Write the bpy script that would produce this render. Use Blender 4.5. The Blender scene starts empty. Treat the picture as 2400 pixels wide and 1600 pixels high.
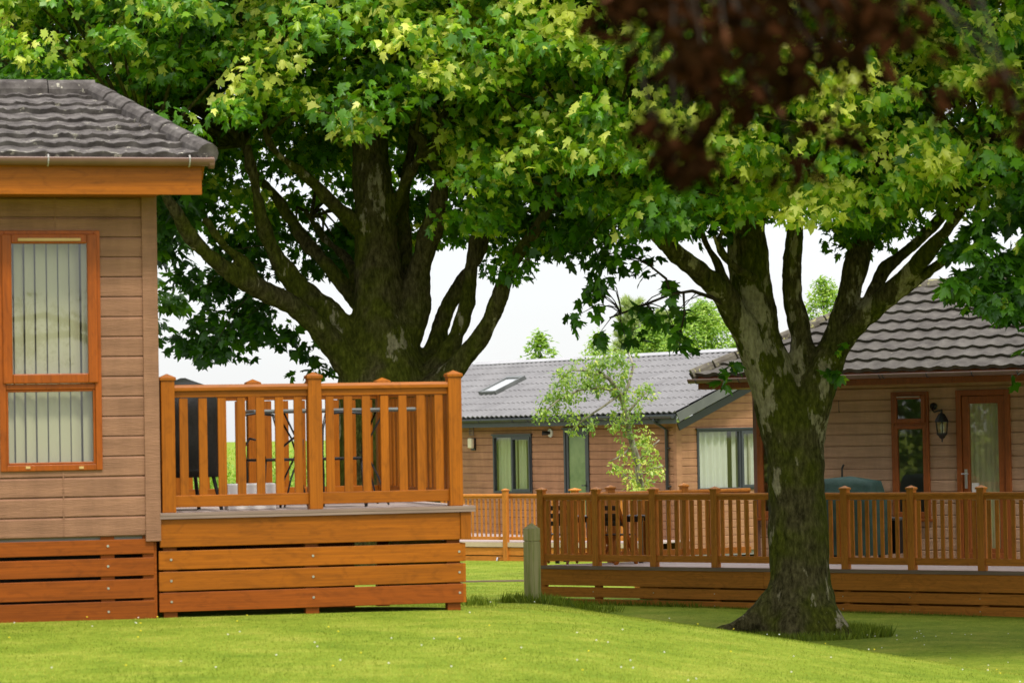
import bpy, bmesh, math, random
import numpy as np
from mathutils import Vector, Matrix
random.seed(7); RNG = np.random.default_rng(11)
S = bpy.context.scene
COL = S.collection
# ------------------------------------------------------------------ camera
FPX, W, H = 7000.0, 2400.0, 1600.0
CAMP = Vector((0, 0, 1.6))
PITCH, ROLL = math.atan(210 / FPX), 0.018
_f = Vector((0, math.cos(PITCH), math.sin(PITCH)))
_x = Vector((1, 0, 0)); _u = _x.cross(_f)
_up = _u * math.cos(ROLL) + _x * math.sin(ROLL)
_rt = _x * math.cos(ROLL) - _u * math.sin(ROLL)
cam_d = bpy.data.cameras.new('camera'); cam = bpy.data.objects.new('camera', cam_d); COL.objects.link(cam)
cam.matrix_world = Matrix(((_rt.x, _up.x, -_f.x, CAMP.x), (_rt.y, _up.y, -_f.y, CAMP.y), (_rt.z, _up.z, -_f.z, CAMP.z), (0, 0, 0, 1)))
cam_d.sensor_width = 36; cam_d.lens = 36 * FPX / W; cam_d.clip_start = 0.5; cam_d.clip_end = 3000
cam_d.dof.use_dof = True; cam_d.dof.focus_distance = 44; cam_d.dof.aperture_fstop = 4.2; cam_d.dof.aperture_blades = 9
S.camera = cam
# ------------------------------------------------------------------ sky, sun, exposure
SUN_EL, SUN_AZ = math.radians(58), math.radians(158)      # azimuth clockwise from +Y
wd = bpy.data.worlds.new('World'); S.world = wd; wd.use_nodes = True
nt = wd.node_tree; nt.nodes.clear()
def N(t, **k):
    n = nt.nodes.new(t)
    for a, b in k.items(): setattr(n, a, b)
    return n
out = N('ShaderNodeOutputWorld'); bg1 = N('ShaderNodeBackground'); bg2 = N('ShaderNodeBackground'); add = N('ShaderNodeAddShader')
sky = N('ShaderNodeTexSky', sky_type='NISHITA'); sky.sun_disc = False; sky.sun_elevation = SUN_EL; sky.sun_rotation = SUN_AZ
nt.links.new(sky.outputs[0], bg1.inputs[0]); bg1.inputs[1].default_value = 0.03
tc = N('ShaderNodeTexCoord'); sep = N('ShaderNodeSeparateXYZ'); mr = N('ShaderNodeMapRange')
nt.links.new(tc.outputs['Generated'], sep.inputs[0]); nt.links.new(sep.outputs[2], mr.inputs[0])
mr.inputs[1].default_value = 0.0; mr.inputs[2].default_value = 1.0; mr.inputs[3].default_value = 0.82; mr.inputs[4].default_value = 2.05
nz = N('ShaderNodeTexNoise'); nz.inputs['Scale'].default_value = 3.0; nz.inputs['Detail'].default_value = 4
mpg = N('ShaderNodeMapping'); mpg.inputs['Scale'].default_value = (1, 1, 3.5)
nt.links.new(tc.outputs['Generated'], mpg.inputs[0]); nt.links.new(mpg.outputs[0], nz.inputs['Vector'])
mr2 = N('ShaderNodeMapRange'); mr2.inputs[1].default_value = .3; mr2.inputs[2].default_value = .7; mr2.inputs[3].default_value = .93; mr2.inputs[4].default_value = 1.05
nt.links.new(nz.outputs[0], mr2.inputs[0])
mul = N('ShaderNodeMath', operation='MULTIPLY'); nt.links.new(mr.outputs[0], mul.inputs[0]); nt.links.new(mr2.outputs[0], mul.inputs[1])
bg2.inputs[0].default_value = (0.965, 0.975, 1.0, 1)
nt.links.new(mul.outputs[0], bg2.inputs[1]); nt.links.new(bg1.outputs[0], add.inputs[0]); nt.links.new(bg2.outputs[0], add.inputs[1])
nt.links.new(add.outputs[0], out.inputs[0])
sd = bpy.data.lights.new('sun', 'SUN'); sd.energy = 3.0; sd.angle = math.radians(10); sd.color = (1.0, 0.95, 0.86)
so = bpy.data.objects.new('sun', sd); COL.objects.link(so)
sv = Vector((math.sin(SUN_AZ) * math.cos(SUN_EL), math.cos(SUN_AZ) * math.cos(SUN_EL), math.sin(SUN_EL)))
so.rotation_euler = sv.to_track_quat('Z', 'Y').to_euler(); so.location = sv * 60
S.view_settings.view_transform = 'Standard'; S.view_settings.look = 'None'; S.view_settings.gamma = 1; S.view_settings.exposure = 0.0
S.render.engine = 'CYCLES'
S.cycles.max_bounces = 8; S.cycles.transparent_max_bounces = 12

# ------------------------------------------------------------------ geometry helpers
def ray(px, py): return _rt * ((px - W / 2) / FPX) + _up * ((H / 2 - py) / FPX) + _f
def at(px, py, Y):
    r = ray(px, py); return CAMP + r * (Y / r.y)
def dat(dx, dy, Y): return at(dx / .98, dy / .98, Y)           # same, from the 2352 px wide view of the photograph
def proj_np(P):
    d = P - np.array(CAMP); a = d @ np.array(_rt); b = d @ np.array(_up); c = d @ np.array(_f)
    return W / 2 + FPX * a / c, H / 2 - FPX * b / c
class Frame:
    """local x runs along the wall, local y into the building, z up"""
    def __init__(s, ox, oy, deg, zb):
        s.o = Vector((ox, oy, 0)); s.a = math.radians(deg); s.zb = zb
        s.u = Vector((math.cos(s.a), math.sin(s.a), 0)); s.w = Vector((-math.sin(s.a), math.cos(s.a), 0))
    def hit(s, px, py, y=0.0):
        r = ray(px, py); o = s.o + s.w * y
        t = (o - CAMP).dot(s.w) / r.dot(s.w); p = CAMP + r * t
        return (p - s.o).dot(s.u), p.z
    def U(s, px, py=1000, y=0.0): return s.hit(px, py, y)[0]
    def Z(s, px, py, y=0.0): return s.hit(px, py, y)[1]
    def world(s, x, y, z): return s.o + s.u * x + s.w * y + Vector((0, 0, z))
def tag(o, label=None, cat=None, group=None, kind=None):
    if label: o['label'] = label
    if cat: o['category'] = cat
    if group: o['group'] = group
    if kind: o['kind'] = kind
    return o
def empty(name, loc, rz=0.0, label=None, cat=None, group=None):
    o = bpy.data.objects.new(name, None); COL.objects.link(o); o.location = loc; o.rotation_euler = (0, 0, rz); o.empty_display_size = .2
    return tag(o, label, cat, group)
class MB:
    def __init__(s, dz=0.0): s.v = []; s.f = []; s.dz = dz; s.xf = None
    def add(s, vs, fs):
        k = len(s.v)
        if s.xf: vs = [s.xf(*p) for p in vs]
        s.v += [(p[0], p[1], p[2] - s.dz) for p in vs]; s.f += [tuple(i + k for i in f) for f in fs]
    def box(s, x0, x1, y0, y1, z0, z1):
        s.add([(x0, y0, z0), (x1, y0, z0), (x1, y1, z0), (x0, y1, z0), (x0, y0, z1), (x1, y0, z1), (x1, y1, z1), (x0, y1, z1)],
              [(0, 3, 2, 1), (4, 5, 6, 7), (0, 1, 5, 4), (1, 2, 6, 5), (2, 3, 7, 6), (3, 0, 4, 7)])
    def prism(s, prof, p0, p1, up=(0, 0, 1)):
        """extrude a closed (side, up) profile from p0 to p1"""
        p0, p1, up = Vector(p0), Vector(p1), Vector(up); d = (p1 - p0).normalized(); sd = d.cross(up).normalized(); upn = sd.cross(d)
        n = len(prof); vs = [p0 + sd * a + upn * b for a, b in prof] + [p1 + sd * a + upn * b for a, b in prof]
        s.add([tuple(v) for v in vs], [(i, (i + 1) % n, n + (i + 1) % n, n + i) for i in range(n)] + [tuple(range(n))[::-1], tuple(range(n, 2 * n))])
    def beam(s, p0, p1, w, h, up=(0, 0, 1)): s.prism([(-w / 2, -h / 2), (w / 2, -h / 2), (w / 2, h / 2), (-w / 2, h / 2)], p0, p1, up)
    def tube(s, pts, rad, n=10, cap=True):
        pts = [Vector(p) for p in pts]; m = len(pts)
        if not hasattr(rad, '__len__'): rad = [rad] * m
        vs = []; ref = Vector((0.31, 0.17, 0.93))
        for i, p in enumerate(pts):
            d = (pts[min(i + 1, m - 1)] - pts[max(i - 1, 0)]).normalized()
            if i == 0:
                a = d.cross(ref).normalized()
            else: a = (a - d * a.dot(d)).normalized()
            b = d.cross(a)
            vs += [tuple(p + (a * math.cos(2 * math.pi * k / n) + b * math.sin(2 * math.pi * k / n)) * rad[i]) for k in range(n)]
        fs = [(i * n + k, i * n + (k + 1) % n, (i + 1) * n + (k + 1) % n, (i + 1) * n + k) for i in range(m - 1) for k in range(n)]
        if cap: fs += [tuple(range(n))[::-1], tuple((m - 1) * n + k for k in range(n))]
        s.add(vs, fs)
    def lathe(s, c, prof, n=16):
        m = len(prof); vs = [(c[0] + r * math.cos(2 * math.pi * k / n), c[1] + r * math.sin(2 * math.pi * k / n), c[2] + z) for r, z in prof for k in range(n)]
        s.add(vs, [(i * n + k, i * n + (k + 1) % n, (i + 1) * n + (k + 1) % n, (i + 1) * n + k) for i in range(m - 1) for k in range(n)] + [tuple(range(n))[::-1], tuple((m - 1) * n + k for k in range(n))])
    def build(s, name, m, parent=None, bevel=0, smooth=False, loc=None, label=None):
        me = bpy.data.meshes.new(name); me.from_pydata(s.v, [], s.f); me.validate(); me.update()
        if smooth: me.polygons.foreach_set('use_smooth', [True] * len(me.polygons))
        if m: me.materials.append(m)
        o = bpy.data.objects.new(name, me); COL.objects.link(o)
        if parent: o.parent = parent
        if loc: o.location = loc
        if bevel:
            b = o.modifiers.new('bevel', 'BEVEL'); b.width = bevel; b.segments = 2; b.limit_method = 'ANGLE'
        if label: o['label'] = label
        return o
def dup(o, parent, loc):
    c = o.copy(); COL.objects.link(c); c.parent = parent; c.location = loc; return c
def copy_tree(o, parent=None):
    c = o.copy(); COL.objects.link(c); c.parent = parent
    for ch in [x for x in bpy.data.objects if x.parent == o]: copy_tree(ch, c)
    return c

# ------------------------------------------------------------------ materials
def new_mat(name):
    m = bpy.data.materials.new(name); m.use_nodes = True; t = m.node_tree
    b = t.nodes['Principled BSDF']; return m, t, b
def nodes_of(t):
    def n(ty, ins=None, **k):
        x = t.nodes.new(ty)
        for a, v in k.items(): setattr(x, a, v)
        for a, v in (ins or {}).items():
            if hasattr(v, 'is_output') or isinstance(v, bpy.types.NodeSocket): t.links.new(v, x.inputs[a])
            else: x.inputs[a].default_value = v
        return x
    return n
def ramp(n, fac, stops):
    r = n('ShaderNodeValToRGB', {0: fac}); e = r.color_ramp.elements
    while len(e) < len(stops): e.new(.5)
    for i, (p, c) in enumerate(stops): e[i].position = p; e[i].color = (*c, 1)
    return r.outputs[0]
def coords(n, scale, rnd=True):
    tc = n('ShaderNodeTexCoord'); v = tc.outputs['Object']
    if rnd:
        oi = n('ShaderNodeObjectInfo'); mm = n('ShaderNodeMath', {0: oi.outputs['Random'], 1: 17.0}, operation='MULTIPLY')
        v = n('ShaderNodeVectorMath', {0: v, 1: mm.outputs[0]}, operation='ADD').outputs[0]
    return n('ShaderNodeMapping', {'Vector': v, 'Scale': scale}).outputs[0], v
def simple(name, stops, scale=(3, 3, 3), nscale=1.0, detail=6, rough=.7, bump=.2, bscale=(40, 40, 40), bdist=.004, spec=.3, var=0.12, metal=0, extra=None):
    m, t, b = new_mat(name); n = nodes_of(t)
    v, raw = coords(n, scale)
    nz = n('ShaderNodeTexNoise', {'Vector': v, 'Scale': nscale, 'Detail': detail, 'Roughness': .6})
    c = ramp(n, nz.outputs[0], stops)
    if var:
        oi = n('ShaderNodeObjectInfo'); mrr = n('ShaderNodeMapRange', {0: oi.outputs['Random'], 3: 1 - var, 4: 1 + var})
        c = n('ShaderNodeVectorMath', {0: c, 'Scale': mrr.outputs[0]}, operation='SCALE').outputs[0]
    if extra: c = extra(n, c, raw)
    t.links.new(c, b.inputs['Base Color'])
    b.inputs['Roughness'].default_value = rough; b.inputs['Specular IOR Level'].default_value = spec; b.inputs['Metallic'].default_value = metal
    if bump:
        v2, _ = coords(n, bscale, False)
        n2 = n('ShaderNodeTexNoise', {'Vector': v2, 'Scale': 1.0, 'Detail': 4})
        bp = n('ShaderNodeBump', {'Height': n2.outputs[0], 'Strength': bump, 'Distance': bdist}); t.links.new(bp.outputs[0], b.inputs['Normal'])
    return m
def woodstops(a, k=.55): return [(.25, tuple(x * k for x in a)), (.5, tuple(x * .85 for x in a)), (.75, a)]
M = {}
OR = (.41, .117, .004); OM = (.68, .245, .038)
def grainy(horizontal):
    def ex(n, c, raw):
        sc = (.8, 26, 60) if horizontal else (60, 60, .8)
        g = n('ShaderNodeTexNoise', {'Vector': n('ShaderNodeMapping', {'Vector': raw, 'Scale': sc}).outputs[0], 'Scale': 1.6, 'Detail': 7, 'Roughness': .7, 'Distortion': .6})
        f = n('ShaderNodeMapRange', {0: g.outputs[0], 1: .32, 2: .68, 3: .70, 4: 1.12})
        k = n('ShaderNodeTexNoise', {'Vector': n('ShaderNodeMapping', {'Vector': raw, 'Scale': (2.2, 5, 6) if horizontal else (6, 6, 2.2)}).outputs[0], 'Scale': 1.5, 'Detail': 4, 'Distortion': 2.5})
        f2 = n('ShaderNodeMapRange', {0: k.outputs[0], 1: .5, 2: .75, 3: 1.0, 4: .74})
        m_ = n('ShaderNodeMath', {0: f.outputs[0], 1: f2.outputs[0]}, operation='MULTIPLY')
        return n('ShaderNodeVectorMath', {0: c, 'Scale': m_.outputs[0]}, operation='SCALE').outputs[0]
    return ex
M['wood_h'] = simple('orange_board', woodstops(OR, .72), (.9, 9, 14), 1.3, rough=.45, bump=.12, bscale=(6, 90, 90), var=.1, spec=.22, extra=grainy(True))
M['wood_v'] = simple('orange_upright', woodstops(OR, .75), (12, 12, .9), 1.3, rough=.45, bump=.12, bscale=(90, 90, 5), var=.12, spec=.22, extra=grainy(False))
M['woodr_h'] = simple('orange_skirting', woodstops((.32, .075, .005), .7), (.9, 9, 14), 1.3, rough=.5, bump=.15, bscale=(6, 90, 90), var=.12, spec=.2, extra=grainy(True))
M['mid_h'] = simple('brown_board', woodstops(OM, .72), (.9, 9, 14), 1.4, rough=.5, bump=.15, bscale=(6, 90, 90), var=.12, spec=.2, extra=grainy(True))
M['mid_v'] = simple('brown_upright', woodstops(OM, .72), (12, 12, .9), 1.4, rough=.5, bump=.15, bscale=(90, 90, 5), var=.14, spec=.2, extra=grainy(False))
M['frame_o'] = simple('foiled_orange_frame', woodstops((.40, .088, .003), .75), (7, 7, 2), 1.5, rough=.4, bump=.06, bscale=(60, 60, 9), var=.04, spec=.3, extra=grainy(False))
M['frame_m'] = simple('foiled_brown_frame', woodstops((.33, .095, .02), .75), (7, 7, 2), 1.5, rough=.4, bump=.06, bscale=(60, 60, 9), var=.04, spec=.3, extra=grainy(False))
def stain(n, c, raw):
    g = n('ShaderNodeTexNoise', {'Vector': n('ShaderNodeMapping', {'Vector': raw, 'Scale': (2.5, 2.5, .5)}).outputs[0], 'Scale': 1.4, 'Detail': 8, 'Roughness': .7})
    f = n('ShaderNodeMapRange', {0: g.outputs[0], 1: .3, 2: .7, 3: .78, 4: 1.1})
    h = n('ShaderNodeTexNoise', {'Vector': n('ShaderNodeMapping', {'Vector': raw, 'Scale': (5, 5, 110)}).outputs[0], 'Scale': 1.0, 'Detail': 5, 'Distortion': .8})
    f2 = n('ShaderNodeMapRange', {0: h.outputs[0], 1: .3, 2: .7, 3: .9, 4: 1.06}); m_ = n('ShaderNodeMath', {0: f.outputs[0], 1: f2.outputs[0]}, operation='MULTIPLY')
    return n('ShaderNodeVectorMath', {0: c, 'Scale': m_.outputs[0]}, operation='SCALE').outputs[0]
def sid(name, c, k=.72): return simple(name, [(.3, tuple(x * k for x in c)), (.55, tuple(x * .9 for x in c)), (.8, tuple(min(1, x * 1.06) for x in c))], (1.1, 1.1, 10), 1.2, detail=9, rough=.8, bump=.7, bscale=(9, 9, 130), bdist=.008, var=.0, spec=.15, extra=stain)
M['sid_n'] = sid('siding_tan', (.34, .175, .102)); M['sid_m'] = sid('siding_cedar', (.44, .225, .12)); M['sid_r'] = sid('siding_mocha', (.54, .345, .22))
def lichen(n, c, raw, amt=.62, col=(.55, .5, .3), sc=5.0):
    a = n('ShaderNodeTexNoise', {'Vector': raw, 'Scale': sc, 'Detail': 5, 'Roughness': .7})
    f = n('ShaderNodeMapRange', {0: a.outputs[0], 1: amt, 2: amt + .06})
    mx = n('ShaderNodeMix', {0: f.outputs[0], 6: c, 7: (*col, 1)}, data_type='RGBA'); return mx.outputs[2]
def lich2(n, c, raw):
    c = lichen(n, c, raw, .61, (.42, .39, .31), 9.0); return lichen(n, c, raw, .69, (.42, .33, .08), 3.0)
M['tile_n'] = simple('roof_tile_near', [(.3, (.045, .038, .035)), (.5, (.10, .087, .08)), (.75, (.19, .17, .155))], (3, 3, 3), 2.5, rough=.92, bump=.5, bscale=(60, 60, 60), var=0, extra=lich2, spec=.15)
M['tile_r'] = simple('roof_tile_brown', [(.3, (.075, .066, .06)), (.55, (.125, .112, .10)), (.8, (.185, .168, .15))], (3, 3, 3), 1.6, rough=.9, bump=.4, bscale=(50, 50, 50), var=0, extra=lambda n, c, r: lichen(n, c, r, .68, (.5, .46, .36), 8.0), spec=.15)
M['tile_rr'] = simple('ridge_tile_lichen', [(.3, (.085, .07, .06)), (.55, (.17, .15, .12)), (.8, (.3, .27, .18))], (3, 3, 3), 2.0, rough=.9, bump=.4, bscale=(50, 50, 50), var=0, extra=lambda n, c, r: lichen(n, c, r, .56, (.4, .38, .16), 9.0), spec=.15)
M['tile_m'] = simple('roof_sheet_grey', [(.3, (.15, .142, .142)), (.7, (.22, .21, .21))], (1, 1, 1), 1.5, rough=.55, bump=.15, bscale=(50, 50, 50), var=0, spec=.4)
M['ridge_m'] = simple('ridge_sheet_grey', [(.3, (.36, .35, .36)), (.7, (.44, .43, .44))], (1, 1, 1), 1.5, rough=.5, bump=0, var=0)
M['slate'] = simple('anthracite_trim', [(.3, (.035, .04, .045)), (.7, (.05, .055, .062))], rough=.4, bump=.05, var=.03, spec=.4)
M['soffit'] = simple('grey_soffit', [(.3, (.10, .105, .10)), (.7, (.13, .135, .125))], rough=.5, bump=.03, var=.0)
M['gut_n'] = simple('gutter_brown', [(.3, (.15, .075, .055)), (.7, (.21, .11, .08))], rough=.35, bump=.05, var=.0, spec=.5)
M['gut_r'] = simple('gutter_mauve_brown', [(.3, (.17, .105, .09)), (.7, (.23, .15, .13))], rough=.35, bump=.05, var=.0, spec=.5)
M['bracket'] = simple('bracket_grey', [(.3, (.35, .32, .3)), (.7, (.5, .47, .45))], rough=.5, bump=.05, var=0)
M['deck_lip'] = simple('grey_brown_deck_edge', [(.3, (.20, .135, .105)), (.7, (.30, .21, .165))], (1, 6, 20), 1.5, rough=.7, bump=.2, bscale=(6, 80, 160), var=.02)
M['deck_pale'] = simple('pale_decking', [(.3, (.36, .28, .25)), (.7, (.52, .43, .39))], (1, 6, 20), 1.5, rough=.75, bump=.2, bscale=(6, 120, 80), var=.02)
M['black'] = simple('black_metal', [(.3, (.006, .006, .007)), (.7, (.014, .014, .015))], rough=.38, bump=.1, var=0, spec=.5)
M['rattan'] = simple('black_rattan', [(.3, (.006, .005, .005)), (.7, (.02, .017, .014))], (30, 30, 90), 1, rough=.5, bump=.8, bscale=(60, 60, 160), var=0)
M['greytube'] = simple('grey_metal', [(.3, (.09, .095, .09)), (.7, (.16, .165, .155))], rough=.4, bump=.05, var=0)
M['white'] = simple('white_plastic', [(.3, (.66, .63, .6)), (.7, (.76, .73, .7))], rough=.45, bump=.05, var=0)
M['steel'] = simple('steel', [(.3, (.5, .5, .5)), (.7, (.65, .65, .63))], rough=.3, metal=.9, bump=0, var=0)
M['brass'] = simple('pale_vent_strip', [(.3, (.5, .32, .1)), (.7, (.6, .4, .16))], rough=.5, bump=0, var=0)
M['dark_tin'] = simple('dark_table_slat', [(.3, (.012, .01, .012)), (.7, (.03, .027, .03))], rough=.35, bump=.1, var=.1, spec=.5)
M['green_cover'] = simple('green_cover', [(.3, (.02, .05, .04)), (.55, (.045, .095, .075)), (.8, (.08, .14, .115))], (2, 2, 2), 1.6, rough=.65, bump=.6, bscale=(7, 7, 7), bdist=.03, var=0, spec=.3)
M['room'] = simple('room_wall', [(.3, (.3, .28, .24)), (.7, (.36, .33, .29))], rough=.8, bump=0, var=0)
def cloth(name, c, tr=.35):
    m, t, b = new_mat(name); n = nodes_of(t); o_ = t.nodes['Material Output']
    d = n('ShaderNodeBsdfDiffuse', {0: (*c, 1)}); q = n('ShaderNodeBsdfTranslucent', {0: (*c, 1)}); mx = n('ShaderNodeMixShader', {0: tr, 1: d.outputs[0], 2: q.outputs[0]})
    t.links.new(mx.outputs[0], o_.inputs[0]); return m
M['blind'] = cloth('olive_blind', (.66, .61, .42)); M['curtain_g'] = cloth('pale_green_curtain', (.62, .68, .45)); M['curtain_w'] = cloth('white_curtain', (.84, .83, .80))
M['curtain_d'] = cloth('olive_door_blind', (.66, .62, .42))
def glass(name, tint=(.94, .97, .93), k=.12):
    m, t, b = new_mat(name); n = nodes_of(t); o_ = t.nodes['Material Output']
    fr = n('ShaderNodeLayerWeight', {0: .5}); pw = n('ShaderNodeMath', {0: fr.outputs['Facing'], 1: 4.0}, operation='POWER'); ad = n('ShaderNodeMapRange', {0: pw.outputs[0], 3: k, 4: .9})
    a = n('ShaderNodeBsdfTransparent', {0: (*tint, 1)}); g = n('ShaderNodeBsdfGlossy', {'Roughness': .02})
    mx = n('ShaderNodeMixShader', {0: ad.outputs[0], 1: a.outputs[0], 2: g.outputs[0]}); t.links.new(mx.outputs[0], o_.inputs[0]); return m
M['glass'] = glass('window_glass'); M['glass_obs'] = glass('door_glass', (.93, .96, .9), .12)
M['frost'] = simple('frosted_green_glass', [(.3, (.10, .17, .05)), (.7, (.2, .28, .1))], (1, 1, 1.2), 2.2, rough=.25, bump=0, var=0, spec=.6)

def bark(hi=0.0):
    m, t, b = new_mat('mossy_bark'); n = nodes_of(t)
    tc = n('ShaderNodeTexCoord'); v = tc.outputs['Object']
    vm = n('ShaderNodeMapping', {'Vector': v, 'Scale': (1, 1, .38)}).outputs[0]
    n1 = n('ShaderNodeTexNoise', {'Vector': vm, 'Scale': 2.6, 'Detail': 8, 'Roughness': .62})
    n2 = n('ShaderNodeTexNoise', {'Vector': vm, 'Scale': 22, 'Detail': 6, 'Roughness': .7})
    n3 = n('ShaderNodeTexNoise', {'Vector': v, 'Scale': 1.7, 'Detail': 3})
    base = ramp(n, n2.outputs[0], [(.3, (.018, .014, .006)), (.5, (.10, .085, .035)), (.72, (.22, .19, .085))])
    moss = ramp(n, n2.outputs[0], [(.3, (.03, .034, .005)), (.55, (.11, .12, .014)), (.75, (.24, .245, .035))])
    mf = n('ShaderNodeMapRange', {0: n3.outputs[0], 1: .42, 2: .58})
    c = n('ShaderNodeMix', {0: mf.outputs[0], 6: base, 7: moss}, data_type='RGBA').outputs[2]
    pale = ramp(n, n2.outputs[0], [(.3, (.17, .145, .08)), (.6, (.50, .44, .29))])
    zz = n('ShaderNodeSeparateXYZ', {0: v}); zf = n('ShaderNodeMapRange', {0: zz.outputs[2], 1: 1.6, 2: 2.8, 3: 0.0, 4: hi})
    n4 = n('ShaderNodeTexNoise', {'Vector': v, 'Scale': 9, 'Detail': 6}); ed = n('ShaderNodeMath', {0: n1.outputs[0], 1: zf.outputs[0]}, operation='ADD'); ed2 = n('ShaderNodeMath', {0: n4.outputs[0], 1: .08, 2: ed.outputs[0]}, operation='MULTIPLY_ADD')
    pf = n('ShaderNodeMapRange', {0: ed2.outputs[0], 1: .643, 2: .67})
    c = n('ShaderNodeMix', {0: pf.outputs[0], 6: c, 7: pale}, data_type='RGBA').outputs[2]
    t.links.new(c, b.inputs['Base Color']); b.inputs['Roughness'].default_value = .95; b.inputs['Specular IOR Level'].default_value = .1
    ad = n('ShaderNodeMath', {0: n1.outputs[0], 1: n2.outputs[0]}, operation='ADD')
    bp = n('ShaderNodeBump', {'Height': ad.outputs[0], 'Strength': 1.0, 'Distance': .10}); t.links.new(bp.outputs[0], b.inputs['Normal'])
    return m
M['bark'] = bark(); M['bark_b'] = bark(.075)
M['twig'] = simple('twig_bark', [(.3, (.02, .014, .008)), (.7, (.06, .045, .03))], rough=.9, bump=.3, var=0)
M['birch'] = simple('pale_bark', [(.35, (.12, .1, .07)), (.6, (.42, .38, .3))], (8, 8, 3), 1.5, rough=.8, bump=.3, var=0)
def leafmat(name, stops, tr=.45, gloss=.12, under=1.25):
    m, t, b = new_mat(name); n = nodes_of(t); o_ = t.nodes['Material Output']
    a = n('ShaderNodeAttribute', attribute_name='tint'); c = ramp(n, a.outputs['Fac'], stops)
    ge = n('ShaderNodeNewGeometry')
    dk = n('ShaderNodeVectorMath', {0: c, 'Scale': under}, operation='SCALE').outputs[0]
    cc = n('ShaderNodeMix', {0: ge.outputs['Backfacing'], 6: c, 7: dk}, data_type='RGBA').outputs[2]
    d = n('ShaderNodeBsdfDiffuse', {0: cc}); q = n('ShaderNodeBsdfTranslucent', {0: n('ShaderNodeVectorMath', {0: c, 1: (1.25, 1.3, .6)}, operation='MULTIPLY').outputs[0]})
    g = n('ShaderNodeBsdfGlossy', {0: (.8, .85, .8, 1), 'Roughness': .42})
    m1 = n('ShaderNodeMixShader', {0: tr, 1: d.outputs[0], 2: q.outputs[0]})
    fr = n('ShaderNodeLayerWeight', {0: .5}); pw = n('ShaderNodeMath', {0: fr.outputs['Facing'], 1: 4.0}, operation='POWER'); f2 = n('ShaderNodeMapRange', {0: pw.outputs[0], 3: gloss * .3, 4: gloss * 1.6})
    m2 = n('ShaderNodeMixShader', {0: f2.outputs[0], 1: m1.outputs[0], 2: g.outputs[0]}); t.links.new(m2.outputs[0], o_.inputs[0]); return m
M['leaf'] = leafmat('maple_leaf', [(0, (.022, .075, .003)), (.3, (.055, .17, .005)), (.6, (.125, .31, .008)), (.86, (.33, .47, .018)), (1, (.74, .76, .15))], .5)
M['leaf_dk'] = leafmat('dark_leaf', [(0, (.015, .055, .004)), (.5, (.045, .13, .007)), (1, (.10, .22, .015))], .45)
M['leaf_bg'] = leafmat('fresh_leaf', [(0, (.12, .24, .02)), (.5, (.26, .42, .04)), (1, (.45, .55, .10))])
M['leaf_pear'] = leafmat('pear_leaf', [(0, (.07, .16, .02)), (.5, (.22, .34, .04)), (.93, (.42, .5, .10)), (1, (.6, .6, .12))])
M['leaf_pine'] = leafmat('pine_needle', [(0, (.22, .30, .10)), (.5, (.34, .42, .16)), (1, (.5, .55, .25))])
M['leaf_beech'] = leafmat('copper_beech_leaf', [(0, (.005, .003, .001)), (.5, (.014, .006, .002)), (.9, (.040, .014, .005)), (1, (.10, .04, .02))], .15, .0)
M['grass'] = leafmat('grass_blade', [(0, (.08, .125, .010)), (.5, (.21, .255, .025)), (1, (.42, .41, .08))], .3, .04)
M['daisy'] = simple('daisy_white', [(.3, (.75, .75, .7)), (.7, (.8, .8, .75))], rough=.8, bump=0, var=0)
M['butter'] = simple('buttercup_yellow', [(.3, (.75, .6, .02)), (.7, (.8, .65, .03))], rough=.6, bump=0, var=0)
def lawn():
    m, t, b = new_mat('lawn'); n = nodes_of(t); tc = n('ShaderNodeTexCoord'); v = tc.outputs['Object']
    a = n('ShaderNodeTexNoise', {'Vector': v, 'Scale': 1.3, 'Detail': 9, 'Roughness': .72})
    f = n('ShaderNodeTexNoise', {'Vector': v, 'Scale': 14, 'Detail': 6, 'Roughness': .75})
    c1 = ramp(n, a.outputs[0], [(.30, (.115, .185, .013)), (.5, (.205, .27, .024)), (.70, (.32, .335, .05))])
    c2 = ramp(n, f.outputs[0], [(.3, (.6, .6, .45)), (.5, (1, 1, 1)), (.7, (1.25, 1.2, 1.35))])
    c = n('ShaderNodeVectorMath', {0: c1, 1: c2}, operation='MULTIPLY').outputs[0]
    t.links.new(c, b.inputs['Base Color']); b.inputs['Roughness'].default_value = .95; b.inputs['Specular IOR Level'].default_value = .08
    bp = n('ShaderNodeBump', {'Height': f.outputs[0], 'Strength': .6, 'Distance': .05}); t.links.new(bp.outputs[0], b.inputs['Normal']); return m
M['lawn'] = lawn()

# ------------------------------------------------------------------ ground
def ss(a, b, x):
    t = np.clip((x - a) / (b - a), 0, 1); return t * t * (3 - 2 * t)
def sp(x, k): return k * np.logaddexp(0, x / k)
def gz(X, Y):
    X = np.asarray(X, float); Y = np.asarray(Y, float)
    near = -.147 * sp(np.minimum(X, 7.5) - .1, .35) + .02 * np.clip(-X / 4, 0, 1.5) + .0 * Y
    far = -1.02 - .0105 * np.clip(Y - 45, 0, 20) - .002 * np.clip(Y - 65, 0, 100)
    far = far - .06 * np.clip((X - 2) / 5, 0, 1) * ss(34, 38, Y)
    y0 = np.interp(X, [.3, 2, 4.46, 6], [27.4, 27.2, 26, 25]); y1 = np.interp(X, [.3, 2, 4, 6], [46.5, 40, 33.5, 31])
    t = np.clip((Y - y0) / (y1 - y0), 0, 1); k = np.interp(X, [.3, 2, 4], [0, .35, .8]); t = t * (1 - k) + k * (t * t * (3 - 2 * t))
    return near * (1 - t) + far * t
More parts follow.
